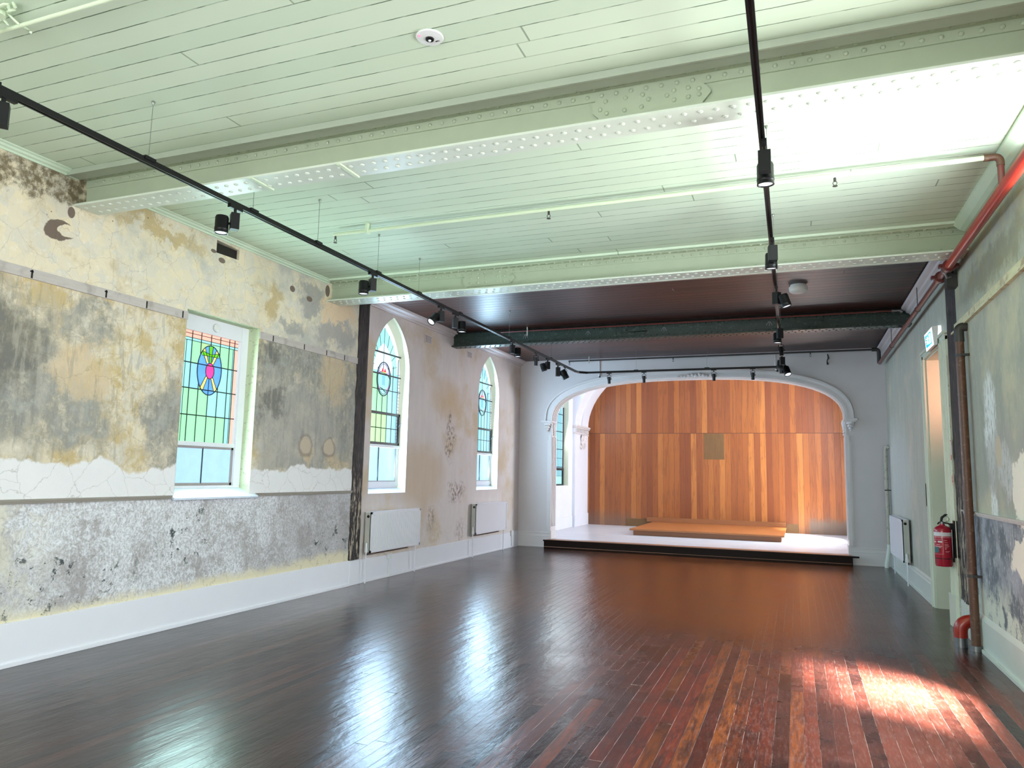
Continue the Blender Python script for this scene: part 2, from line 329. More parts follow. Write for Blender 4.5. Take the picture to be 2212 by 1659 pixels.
def screen_wood():
    g = G('timber_orange_boards'); P = g.co; x, y, z = g.sep(P)[:3]; W = .152
    top = g.ss(z, 2.795, 2.80); r = g.m('DIVIDE', x, W); row = g.m('FLOOR', r); fx = g.m('SUBTRACT', r, row)
    rnd = g.white(g.comb(row, top, 1.)); rnd2 = g.white(g.comb(row, top, 5.))
    gn = g.noise(g.vm('ADD', g.scale(P, (9,1,.55)), g.comb(g.m('MULTIPLY', rnd, 9.), 0., 0.)), 2.2, 6, .6, 1.2)
    c = g.mix(rnd, (.17,.040,.006), (.29,.090,.014)); c = g.mix(g.ss(rnd2, .75, .9), c, (.36,.125,.024)); c = g.mix(g.m('MULTIPLY', g.ss(gn, .5, .62), .45), c, (.12,.026,.005))
    seam = g.any(g.ss(g.m('ABSOLUTE', g.m('SUBTRACT', fx, .5)), .475, .49), g.ss(g.m('ABSOLUTE', g.m('SUBTRACT', z, 2.797)), .010, .005))
    c = g.mix(seam, c, (.075,.020,.006))
    n = g.noise(g.scale(P, (5,1,4)), 1.5, 5)
    st = g.any(g.m('MULTIPLY', g.m('MULTIPLY', g.ss(x, .2, .32), g.ss(g.m('ADD', z, g.m('MULTIPLY', n, .3)), .80, .58)), .8),
               g.m('MULTIPLY', g.m('MULTIPLY', g.ss(x, -4.0, -4.6), g.ss(z, .7, .25)), .55), g.m('MULTIPLY', g.ss(z, .42, .28), .25))
    c = g.mix(st, c, (.13,.10,.075))
    g.bump(g.m('SUBTRACT', g.m('MULTIPLY', gn, .2), seam), .3, .005)
    return g.out(c, .38, spec=.5)

def wood(name, a, b, rough=.4, ax=(2,18,18), st=(.0,.0,.0), stm=0.):
    g = G(name); n = g.noise(g.scale(g.co, ax), 1.5, 7, .6, .6)
    c = g.mix(n, a, b); g.b.inputs['Specular IOR Level'].default_value = .5
    if stm: c = g.mix(g.m('MULTIPLY', g.ss(g.noise(g.co, 6, 5), .5, .7), stm), c, st)
    g.bump(n, .15, .003); return g.out(c, rough, spec=.12 if 'step' in name else .5)

def scar():
    g = G('timber_charred'); P = g.co; z = g.sep(P)[2]
    n = g.noise(g.scale(P, (14,14,2.5)), 1.8, 8, .7); v = g.noise(g.scale(P, (25,25,1.2)), 1.5, 7, .7)
    c = g.mix(g.ss(n, .4, .65), (.012,.009,.009), (.055,.040,.040)); c = g.mix(g.ss(v, .6, .7), c, (.22,.19,.16))
    c = g.mix(g.m('MULTIPLY', g.ss(z, 1.6, .7), g.ss(n, .5, .6)), c, (.55,.48,.36))
    g.bump(v, .9, .02); return g.out(c, .6)

def metal_paint(name, a, b, rough=.4, wear=None, wm=0., sc=7.):
    g = G(name); n = g.noise(g.co, sc, 6, .6); c = g.mix(n, a, b)
    if wear: c = g.mix(g.m('MULTIPLY', g.ss(g.noise(g.co, 22, 6, .7), .56, .62), wm), c, wear)
    g.bump(n, .08, .003); return g.out(c, rough)

M = dict(
 pl=plaster_left(), pr=plaster_rear(), pR=plaster_right(), pRr=plaster_right_rear(), floor=floorboards(),
 ceil=boards('ceiling_mint_boards', (.60,.72,.57), (.66,.77,.62), (.11,.16,.10), rough=.6, spec=.15),
 dark=boards('ceiling_mahogany_boards', (.028,.008,.006), (.085,.022,.015), (.003,.002,.002), rough=.38, cr=0., spec=.4, gr=.6, sw=.07),
 screen=screen_wood(),
 far=painted('wall_paint_cool_grey', (.60,.57,.575), (.66,.625,.63), .5), white=painted('chancel_white_paint', (.78,.81,.88), (.84,.87,.93), .45),
 trimw=painted('trim_white_gloss', (.80,.82,.88), (.85,.87,.92), .28, bump=.03), archw=painted('arch_moulding_paint', (.66,.63,.62), (.73,.70,.70), .4),
 cream=painted('door_cream_paint', (.60,.66,.54), (.67,.72,.60), .35), baseR=painted('skirting_pale_green', (.58,.64,.58), (.66,.71,.66), .35),
 corn=painted('cornice_mint_paint', (.60,.75,.58), (.70,.82,.66), .35), cornp=painted('cornice_pinkish_paint', (.58,.52,.52), (.68,.62,.62), .4),
 gird=metal_paint('girder_sage_paint', (.37,.43,.31), (.43,.49,.36), .35), girdlow=metal_paint('girder_lit_paint', (.62,.69,.60), (.70,.76,.67), .35),  # girdlow: girder paint made lighter, the light on the flange put into its colour
 girdg=metal_paint('girder_bottle_green', (.013,.026,.020), (.028,.050,.037), .35, (.20,.22,.20), .25),
 rail=wood('rail_weathered_timber', (.40,.36,.33), (.62,.58,.55), .7, (18,2,18), (.22,.18,.16), .5),
 dado=wood('dado_grey_timber', (.20,.18,.15), (.40,.37,.32), .7, (18,2,30)), railR=wood('rail_flaking_cream', (.42,.38,.22), (.75,.72,.50), .6, (18,5,18), (.20,.10,.07), .6),
 scar=scar(), cleat=metal_paint('cleat_timber_paint', (.36,.41,.33), (.42,.47,.38), .4),
 black=simple('black_metal', (.004,.004,.0045), .42, spec=.3), blackm=simple('black_plastic', (.007,.0075,.008), .5, spec=.3),
 lens=emit('lamp_lens_lit', (.86,.90,1.), 1.6), steel=simple('galvanised_steel', (.22,.225,.23), .35, .8), wire=simple('steel_wire', (.25,.27,.24), .4, .6),
 red=metal_paint('pipe_red_paint', (.26,.016,.010), (.34,.026,.013), .28), redd=metal_paint('pipe_dark_red_paint', (.11,.022,.018), (.16,.032,.024), .35, (.05,.03,.03), .6),
 brown=metal_paint('pipe_rusty_brown', (.065,.028,.016), (.13,.055,.028), .45, (.30,.22,.15), .3), bk=metal_paint('pipe_blackened', (.02,.018,.018), (.05,.045,.04), .45),
 ppipe=painted('pipe_mint_paint', (.62,.74,.54), (.70,.80,.60), .4), cpipe=metal_paint('pipe_old_cream', (.42,.40,.32), (.60,.58,.50), .5, (.15,.12,.08), .6),
 wpipe=painted('pipe_white_plastic', (.68,.74,.68), (.74,.80,.74), .3), rad=painted('radiator_white_enamel', (.76,.77,.82), (.80,.81,.86), .3, bump=.01), radc=painted('radiator_side_cream', (.46,.46,.42), (.52,.52,.47), .4),
 ext=simple('extinguisher_red', (.33,.012,.03), .22, 0., .08), label=simple('label_silver_white', (.62,.60,.64), .4), teal=simple('label_teal', (.02,.10,.11), .4), pink=simple('label_pink_print', (.75,.38,.42), .5),
 stage=painted('chancel_floor_pale_boards', (.64,.66,.70), (.78,.80,.84), .22), stepd=wood('step_dark_timber', (.006,.003,.002), (.018,.008,.005), .45, (2,20,20)), nose=wood('step_nosing_brown', (.22,.10,.055), (.40,.22,.14), .35, (2,20,20)),
 plat=wood('platform_timber', (.29,.095,.026), (.38,.14,.04), .4, (2,16,16)), platf=wood('platform_front_timber', (.20,.068,.02), (.28,.10,.032), .4, (2,16,16)),
 patch=wood('patch_grey_timber', (.08,.038,.010), (.17,.085,.022), .5, (14,1,1.5)), plate=simple('white_plastic', (.78,.80,.80), .35), dk=simple('dark_void', (.015,.012,.01), .9),
 grey=simple('vent_grey', (.36,.32,.31), .6), paper=simple('paper_mauve', (.52,.48,.54), .7), beige=painted('corridor_paint', (.60,.55,.45), (.65,.60,.50), .6),
 lead=simple('window_lead', (.012,.035,.035), .5), leadb=simple('window_bar_black', (.02,.02,.022), .5), reveal=painted('window_reveal_pale_yellow', (.78,.77,.56), (.88,.85,.66), .5),
 reveal1=metal_paint('window_reveal_green_worn', (.46,.54,.34), (.58,.64,.44), .6, (.20,.19,.12), .6, 3.), sill=painted('sill_gloss_white', (.66,.74,.88), (.74,.80,.92), .2, bump=.02),
 led=emit('led_red', (1.,.12,.2), 3.), sgnb=emit('exit_sign_cyan', (0.,.62,.90), 1.0), sgnw=emit('exit_sign_white', (.9,.93,1.), 1.5), redsign=simple('sign_red', (.55,.03,.02), .4),
 dark_line=simple('moulding_dark_line', (.10,.085,.08), .8),
 diff=painted('diffuser_opal', (.70,.68,.64), (.74,.72,.68), .4),
)
GL = {k: emit('glass_'+k, c, s, t) for k, c, s, t in [
 ('mint', (.52,.79,.60), .72, .10), ('aqua', (.52,.77,.77), .72, .08), ('sky', (.42,.62,.72), .95, .10), ('blue', (.28,.50,.82), .9, .22), ('peach', (1.,.68,.60), .6, .05),
 ('green', (.30,.62,.10), .85, .15), ('yellow', (1.,.84,.38), .95, .1), ('pink', (1.,.20,.48), .95, .35), ('frost', (.46,.59,.71), 1.05, .10), ('white', (.80,.90,.97), .62, .1),
 ('lilac', (.80,.74,.97), .5, .1), ('red', (.80,.04,.06), .8, .4), ('navy', (.06,.07,.25), .6, .3), ('lime', (.52,.70,.47), .95, .1), ('orange', (1.,.35,.2), .9, .2)]}

# ------------------------------------------------------------------ shell
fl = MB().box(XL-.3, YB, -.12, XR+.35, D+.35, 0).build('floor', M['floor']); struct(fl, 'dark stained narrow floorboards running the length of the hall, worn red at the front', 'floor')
c1 = MB().box(XL-.3, YB, ZC, XR+.3, 8.22, ZC+.12).build('ceiling', M['ceil']); struct(c1, 'pale mint painted board ceiling over the front of the hall', 'ceiling')
c2 = MB().box(XL-.3, 8.22, ZC, XR+.3, D+.3, ZC+.12).build('ceiling_rear', M['dark']); struct(c2, 'dark mahogany board ceiling over the rear of the hall', 'ceiling')

def arch(y0, y1, z0, zs, zt, n=14, p=2.0, ptd=True, grow=0.):
    """outline (y,z) counter-clockwise of an opening with a pointed or elliptic head"""
    y0 -= grow; y1 += grow; zt += grow*1.3; cy = (y0+y1)/2; a = (y1-y0)/2; pts = [(y0, z0), (y1, z0)]
    h = zt-zs
    if ptd:
        R = (a*a+h*h)/(2*a)
        cx = cy+a-R; t1 = math.asin(min(1, h/R))
        right = [(cx+R*math.cos(t1*i/n), zs+R*math.sin(t1*i/n)) for i in range(n+1)]
        pts += right + [(2*cy-q[0], q[1]) for q in right[-2::-1]]
    else:
        pts += [(cy+a*abs(math.cos(PI*i/(2*n)))**(2/p)*(1 if i <= n else -1), zs+h*abs(math.sin(PI*i/(2*n)))**(2/p)) for i in range(2*n+1)]
    return pts
W1 = (5.70, 6.80, 1.285, 3.235); W2 = (9.30, 10.40, 1.26, 3.15, 4.0); W3 = (13.20, 14.27, 1.26, 3.15, 3.99); WT = .45
def cutp(pts, x0, x1):
    return MB().prism(pts, 'x', x0, x1).build('cut', M['dk'])
wl = MB().box(XL-WT, YB, -.12, XL, PY, ZC+.12).build('wall_left', M['pl'])
boolean(wl, [MB().box(XL-WT-.1, W1[0], W1[2], XL+.1, W1[1], W1[3]).build('cut', M['dk']),
             MB().prism([(6.04,3.935),(6.39,3.945),(6.385,4.06),(6.04,4.078)], 'x', XL-.28, XL+.1).build('cut', M['dk'])])
struct(wl, 'left wall of flaking cream and grey plaster with white skim patches', 'wall')
wl2 = MB().box(XL-WT, PY, -.12, XL, D+.3, ZC+.12).build('wall_left_rear', M['pr'])
boolean(wl2, [cutp(arch(*W2), XL-WT-.1, XL+.1), cutp(arch(*W3), XL-WT-.1, XL+.1)])
struct(wl2, 'left rear wall of bare pinkish plaster beside the arched windows', 'wall')
WA, WB = (1.0, 2.4, 1.2, 3.7), (4.70, 6.02, 1.2, 3.97)   # windows in the right wall beside and behind the viewer
wr = MB().box(XR, YB, -.12, XR+.38, PY+.1, ZC+.12).build('wall_right', M['pR'])
boolean(wr, [MB().box(XR-.1, w[0], w[2], XR+.6, w[1], w[3]).build('cut', M['dk']) for w in (WA, WB)])
struct(wr, 'right wall of greenish grey plaster with a slate blue dado', 'wall')
wr2 = MB().box(XR, PY+.1, -.12, XR+.38, D+.3, ZC+.12).build('wall_right_rear', M['pRr'])
boolean(wr2, [MB().box(XR-.1, 9.72, -.001, XR+.6, 10.88, 3.2).build('cut', M['dk'])])
struct(wr2, 'right rear wall of streaked grey plaster around the doorway', 'wall')
wb = MB().box(XL-.3, YB-.3, -.12, XR+.3, YB, ZC+.12).build('wall_back', M['pRr'])
boolean(wb, [MB().box(x0, YB-.5, 1.0, x0+1.3, YB+.1, 3.5).build('cut', M['dk']) for x0 in (-4.6, -2.0)])
struct(wb, 'plain rear wall behind the viewer', 'wall')
# corridor behind the doorway
co = MB().box(XR+.38, 8.4, -.12, 3.4, 12.4, -.02).box(3.4, 8.4, -.12, 3.5, 12.4, 3.6).box(XR+.3, 8.3, -.12, 3.5, 8.4, 3.6).box(XR+.3, 12.4, -.12, 3.5, 12.5, 3.6).box(XR+.38, 8.4, 3.6, 3.5, 12.4, 3.7)
struct(co.build('wall_corridor', M['beige']), 'pale passage walls seen through the doorway', 'wall')

# arch wall
AC, AA, AZ, AB = -2.10, 3.01, 2.765, .925
def sup(a, b, n=2.6, k=36, c=AC, z=AZ):
    o = []
    for i in range(k+1):
        t = PI*i/k; co_, si = math.cos(t), math.sin(t)
        o.append((c+a*math.copysign(abs(co_)**(2/n), co_), z+b*abs(si)**(2/n)))
    return o
wf = MB().box(XL, D, -.12, XR, D+.32, ZC+.12).build('wall_far', M['far'])
boolean(wf, [MB().prism([(AC-AA, .0), (AC+AA, .0)] + sup(AA, AB), 'y', D-.1, D+.5).build('cut', M['dk'])])
struct(wf, 'cool grey end wall pierced by the wide flattened arch', 'wall')

# arch moulding (archivolt, jamb strips, fluted soffit)
tm = thing('trim_1', (AC, D, 0), 'white moulded surround of the wide stage arch', 'arch moulding', kind='structure')
a = MB()
a.strip(sup(AA+.152, AB+.152), sup(AA+.143, AB+.143), 'y', D-.008, D, 1)  # thin dark strip round the outer edge of the archivolt
a.strip(sup(AA+.143, AB+.143), sup(AA+.11, AB+.11), 'y', D-.065, D)
a.strip(sup(AA+.11, AB+.11), sup(AA+.035, AB+.035), 'y', D-.028, D)
a.strip(sup(AA+.035, AB+.035), sup(AA-.02, AB-.02), 'y', D-.045, D+.03)
a.build('archivolt', [M['archw'], M['dark_line']], tm, True, off=(AC, D, 0))
a = MB()
for y0, y1, d in ((D+.03, D+.09, .035), (D+.13, D+.19, .035), (D+.23, D+.32, .035)):
    a.strip(sup(AA, AB), sup(AA-d, AB-d), 'y', y0, y1)
for s in (-1, 1):
    x = AC+s*AA
    a.box(x, D-.012, .35, x-s*.02, D+.32, AZ-.02)
    for y0, y1 in ((D+.05, D+.10), (D+.15, D+.20), (D+.25, D+.31)): a.box(x-s*.02, y0, .45, x-s*.035, y1, AZ-.35)
    a.box(x+s*.045, D-.03, .36, x-s*.02, D, AZ-.3); a.box(x+s*.075, D-.015, .45, x+s*.045, D, AZ-.42)
    a.box(x, D-.02, .0, x-s*.035, D+.32, .36)
a.build('jamb_lining', M['archw'], tm, off=(AC, D, 0))
a = MB()   # leafy boss at the crown
for k in range(11):
    u = (k-5)*.075; a.dome((AC+.18+u, D-.05, AZ+AB+.03-abs(u)*.12+.02*math.sin(k*2.2)), (0,-1,.2), .045-.003*abs(k-5), .035)
a.build('crown_boss', M['archw'], tm, True, off=(AC, D, 0))
def corbel(x, s, label):
    t = thing('corbel', (x, D, AZ-.3), label, 'corbel', 'plaster corbels at the springing of the arch', 'thing'); o = (x, D, AZ-.3)
    b = MB().box(x-s*.05, D-.13, AZ-.03, x+s*.20, D, AZ+.012).box(x-s*.03, D-.10, AZ-.055, x+s*.17, D, AZ-.03)
    b.box(x-s*.05, D-.0, AZ-.03, x, D+.3, AZ+.012); b.build('abacus', M['archw'], t, off=o, bevel=.006)
    b = MB()
    for k, (r, zz) in enumerate(((.075, -.075), (.058, -.13), (.036, -.175), (.02, -.205))): b.lathe([(r*.5, zz-.028), (r*.95, zz-.018), (r, zz), (r*.9, zz+.02), (r*.5, zz+.032)], (x+s*.075, D-.045, AZ), 12)
    b.tube([(x+s*.13, D-.05, AZ-.07), (x+s*.13, D-.05, AZ-.10), (x+s*.11, D-.055, AZ-.12), (x+s*.09, D-.055, AZ-.105)], .014, 8)
    b.build('scroll', M['archw'], t, True, off=o)
    b = MB()
    for k in range(7):
        f = k/6; b.dome((x-s*.01, D+.15-.02*math.sin(k), AZ-.07-.32*f), (-s, 0, 0), .085*(1-f*.75), .07*(1-f*.7), seg=10)
        if k < 5:
            for q in (-1, 1): b.dome((x-s*.01, D+.15+q*.055*(1-f*.6), AZ-.09-.30*f), (-s, q*.4, 0), .035*(1-f*.4), .05, seg=8)
    b.build('leaf_drop', M['archw'], t, True, off=o)
corbel(AC-AA, -1, 'white scrolled plaster corbel at the left foot of the arch')
corbel(AC+AA, 1, 'white scrolled plaster corbel at the right foot of the arch')

# ------------------------------------------------------------------ girders
def girder(y0, y1, zb, mat, low, label, splice=None, zt=ZC, cover=False, marks=False, rs=.098):
    w = y1-y0; yw = (y0+y1)/2; o = (-2.1, yw, zb); x0, x1 = XL+.001, XR-.001
    t = thing('riveted_girder', o, label, 'girder', 'riveted steel girders under the ceiling', 'thing')
    lowb = MB().box(x0, y0, zb, x1, y1, zb+.016)
    b = MB().box(x0, y0+.03, zt-.03, x1, y1-.03, zt-.012)
    b.build('top_flange', mat, t, off=o)
    b = MB().box(x0, yw-.008, zb+.016, x1, yw+.008, zt-.03)
    for s, yy in ((-1, yw-.008), (1, yw+.008)):
        b.box(x0, yy, zt-.095, x1, yy+s*.012, zt-.03); b.box(x0, yy, zb+.016, x1, yy+s*.012, zb+.075)
        b.box(x0, yy+s*.012, zb+.016, x1, yy+s*(w/2-.02), zb+.028)
    r = b; r2 = lowb; n = int((XR-XL-.1)/rs)
    for i in range(n):
        x = XL+.07+i*rs
        r.dome((x, yw-.045-.02, zt-.03), (0,0,-1), .016, .013); r.dome((x+rs/2, yw-.02, zt-.062), (0,-1,0), .016, .012)
        r.dome((x+rs/2, yw-.02, zb+.048), (0,-1,0), .014, .010)
        r2.dome((x, y0+w*.28, zb), (0,0,-1), .018, .010); r2.dome((x+rs*.45, y1-w*.28, zb), (0,0,-1), .018, .010)
    r.build('web', mat, t, True, off=o); r2.build('bottom_flange', low, t, True, off=o)
    if zb == 3.852:
        for x in (-3.93, -3.12): MB().box(x, y0-.012, zb-.012, x+.03, y1, zb).build('cable_clip', M['ppipe'], t, off=o)
    if splice:
        sx0, sx1, pts = splice; h = .022; z0, z1 = zb+.085, zt-.10
        f = MB().prism([(sx0, z0+.03), (sx0+.05, z0-.02), (sx1-.04, z0-.02), (sx1+.02, z0+.05), (sx1+.02, z1-.05), (sx1-.03, z1+.01), (sx0+.03, z1+.01), (sx0, z1-.02)], 'y', yw-.008-h, yw-.008)
        for (u, v) in pts: f.dome((sx0+u*(sx1-sx0), yw-.008-h, z0+v*(z1-z0)), (0,-1,0), .016, .012)
        f.build('splice_plate', mat, t, off=o)
    if cover: MB().box(x0, y1, zb-.004, x1, y1+.05, zt).build('timber_cover', low, t, off=o)
    if marks:
        for x in (-4.45, -3.3, -2.0, -.35):
            for a_ in (-.55, 0, .55): m = MB(); m.tube([(x, yw-.018, zb+.19), (x+.085*math.sin(a_), yw-.018, zb+.19-.085*math.cos(a_))], .0022, 5); m.build('chalk_mark', M['paper'], t, off=o)
    return t
sp1 = [(.12,.88),(.30,.9),(.45,.92),(.07,.42),(.13,.14),(.29,.16),(.44,.2),(.5,.6),(.66,.62),(.72,.86),(.84,.88),(.93,.72),(.72,.3),(.84,.34),(.93,.4)]
sp2 = [(.15,.8),(.30,.8),(.46,.8),(.68,.8),(.82,.8),(.95,.8),(.15,.2),(.30,.2),(.46,.2),(.68,.2),(.82,.2),(.95,.2)]
girder(4.34, 4.59, 3.852, M['gird'], M['girdlow'], 'sage green riveted girder nearest the viewer, with an angular splice plate', (-1.20, -.46, sp1))
girder(8.07, 8.31, 3.856, M['gird'], M['girdlow'], 'sage green riveted girder where the pale ceiling meets the dark one', (-3.88, -3.20, sp2), cover=True)
girder(11.91, 12.13, 3.88, M['girdg'], M['girdg'], 'dark bottle green riveted girder under the dark rear ceiling', (-2.9, -2.3, sp2), marks=True)
# timber cleats between girder and ceiling
struct(MB().box(XL, 4.255, 4.10, XR, 4.37, ZC).box(XL, 4.245, 4.095, XR, 4.262, 4.108).build('trim_2', M['cleat']), 'grey green timber strip along the top of the nearest girder', 'trim')
struct(MB().box(XL, 8.02, 4.125, XR, 8.10, ZC).build('trim_3', M['ceil']), 'thin painted strip along the top of the second girder', 'trim')
struct(MB().box(XL, 11.84, 4.125, XR, 11.94, ZC).build('trim_4', M['stepd']), 'dark strip along the top of the rear girder', 'trim')

# ------------------------------------------------------------------ cornices, rails, skirting
def profile(name, pts, y0, y1, mat, label, cat, side):
    """pts (distance from wall, z); side +1: left wall, -1: right wall"""
    w = XL if side > 0 else XR
    return struct(MB().prism([(w+side*a_, z) for a_, z in pts], 'y', y0, y1).build(name, mat), label, cat)
cp = [(-.02, 4.095), (.012, 4.095), (.014, 4.112), (.035, 4.118), (.04, 4.135), (.06, 4.14), (.062, 4.16), (-.02, 4.16)]
k = 5
for nm, (y0, y1), mt, sd, pr, lb in [
  ('', (YB, 4.36), 'corn', 1, cp, 'pale mint cornice strip above the left wall, before the nearest girder'),
  ('', (4.6, 8.08), 'corn', 1, cp, 'pale mint cornice strip above the left wall between the two pale girders')]:
    profile('trim_%d' % k, pr, y0, y1, M[mt], lb, 'cornice', sd); k += 1
cpr = [(-.02, 4.05), (.03, 4.05), (.07, 4.07), (.12, 4.12), (.12, 4.16), (-.02, 4.16)]
profile('trim_7', cpr, YB, 4.36, M['corn'], 'mint cornice board above the right wall, near the viewer', 'cornice', -1)
profile('trim_8', cpr, 4.6, 8.08, M['corn'], 'mint cornice board above the right wall between the pale girders', 'cornice', -1)
cpd = [(-.02, 4.04), (.025, 4.04), (.03, 4.06), (.07, 4.075), (.08, 4.10), (.13, 4.115), (.14, 4.15), (-.02, 4.15)]
profile('trim_9', cpd, PY+.13, 11.9, M['cornp'], 'pinkish plaster cornice above the first arched window', 'cornice', 1)
profile('trim_10', cpd, 12.16, D, M['cornp'], 'pinkish plaster cornice above the second arched window', 'cornice', 1)
profile('trim_11', [(a_, z-.02) for a_, z in cpd], PY-.1, 11.9, M['cornp'], 'grey cornice above the doorway side of the right wall', 'cornice', -1)
profile('trim_12', [(a_, z-.02) for a_, z in cpd], 12.16, D, M['cornp'], 'grey cornice in the far right corner', 'cornice', -1)
for side, (y0, y1), mt, nm, lb in ((1, (YB, 5.70), 'rail', 'trim_13', 'left wall picture rail of weathered timber, before the window'), (1, (6.80, 8.86), 'rail', 'trim_14', 'left wall picture rail of weathered timber, between window and post'), (-1, (5.75, 8.98), 'railR', 'trim_15', 'flaking cream picture rail on the right wall')):
    w = XL if side > 0 else XR; z0, z1 = (3.115, 3.20) if side > 0 else (3.20, 3.275)
    b = MB().box(w-side*.02, y0, z0, w+side*.016, y1, z1)
    if side > 0:
        for yy in ((4.02, 4.72, 5.17, 5.62) if y0 < 0 else (7.02, 7.62, 8.10, 8.52)):
            b.box(w, yy, z0+.005, w+.0175, yy+.016, z1-.01, 1)
            if yy < 5: b.box(w, yy-.01, z1-.03, w+.0175, yy+.02, z1-.018, 1)
    else: b.box(w, y0, z0-.02, w+side*.035, y1, z0, 0)
    struct(b.build(nm, [M[mt], M['dk']]), lb, 'picture rail')
for side, (y0, y1), nm, lb in ((1, (YB, 5.66), 'trim_16', 'thin grey dado moulding on the left wall, before the window'), (1, (6.90, 8.86), 'trim_17', 'thin grey dado moulding on the left wall, between window and post'), (-1, (YB, 8.98), 'trim_18', 'thin grey dado moulding on the right wall')):
    w = XL if side > 0 else XR
    struct(MB().box(w-side*.01, y0, 1.275, w+side*.018, y1, 1.295).box(w-side*.01, y0, 1.295, w+side*.028, y1, 1.312).build(nm, M['dado'] if side > 0 else M['rail']), lb, 'dado rail')
bl = MB().box(XL-.01, YB, 0, XL+.022, 8.87, .345).box(XL-.01, YB, 0, XL+.038, 8.87, .035).box(XL-.01, 8.87, 0, XL+.03, 9.14, .34)
bl.box(XL-.01, 9.14, 0, XL+.018, D, .33).box(XL-.01, 9.14, 0, XL+.034, D, .03)
struct(bl.build('baseboard_left', M['trimw'], bevel=.003), 'tall white skirting along the left wall', 'skirting')
br = MB().box(XR+.01, YB, 0, XR-.022, 9.0, .30).prism([(XR+.01, .30), (XR-.022, .30), (XR+.0, .345), (XR+.01, .345)], 'y', YB, 9.0).box(XR+.01, YB, 0, XR-.045, 8.28, .035)
br.box(XR+.01, 9.0, 0, XR-.03, 9.36, .36)
for y0, y1 in ((10.98, D),):
    br.box(XR+.01, y0, 0, XR-.022, y1, .25).prism([(XR+.01, .25), (XR-.022, .25), (XR-.012, .27), (XR-.018, .29), (XR-.004, .32), (XR+.01, .32)], 'y', y0, y1).box(XR+.01, y0, 0, XR-.04, y1, .03)
struct(br.build('baseboard_right', M['baseR'], bevel=.003), 'pale skirting along the right wall', 'skirting')
bf = MB()
for x0, x1 in ((XL, AC-AA-.0), (AC+AA, XR)):
    bf.box(x0, D-.025, 0, x1, D+.01, .245).box(x0, D-.018, .245, x1, D+.01, .32).box(x0, D-.032, .305, x1, D+.01, .325).box(x0, D-.042, 0, x1, D+.01, .03).box(x0, D-.030, .235, x1, D+.01, .25)
struct(bf.build('baseboard_far', M['archw'], bevel=.003), 'moulded skirting either side of the stage arch', 'skirting')

# exposed black posts where the partition was
o = MB(); rnd = random.Random(3)
def post(x, s, y0, y1, z1, label):
    t = MB(); n = 40; zs = [.345+(z1-.345)*i/n for i in range(n+1)]; vs = []; fs = []
    for i, z in enumerate(zs):
        j = rnd.uniform(-.012, .012); q = rnd.uniform(-.010, .010); d = rnd.uniform(.006, .022)
        for (yy, dd) in ((y0+j, .0), (y0+j+.01, .012), ((y0+y1)/2-.02+q, d+.014), ((y0+y1)/2+.02, d), (y1-.05+q, .02), (y1-.005, .012), (y1, .0)):
            vs.append((x+s*dd, yy, z))
    for i in range(n):
        for k_ in range(6): fs.append((i*7+k_, i*7+k_+1, (i+1)*7+k_+1, (i+1)*7+k_))
    fs += [tuple(range(7)), tuple(range(n*7, n*7+7))]
    t.add(vs, fs); tag(t.build('charred_post', M['scar'], off=(x, y0, .345)), label, 'post', 'blackened timber posts of the old partition', 'thing')
post(XL, 1, 8.86, 9.13, ZC, 'blackened timber post scar on the left wall beside the arched window')
post(XR, -1, 8.84, 9.30, ZC, 'blackened timber post scar on the right wall beside the doorway')

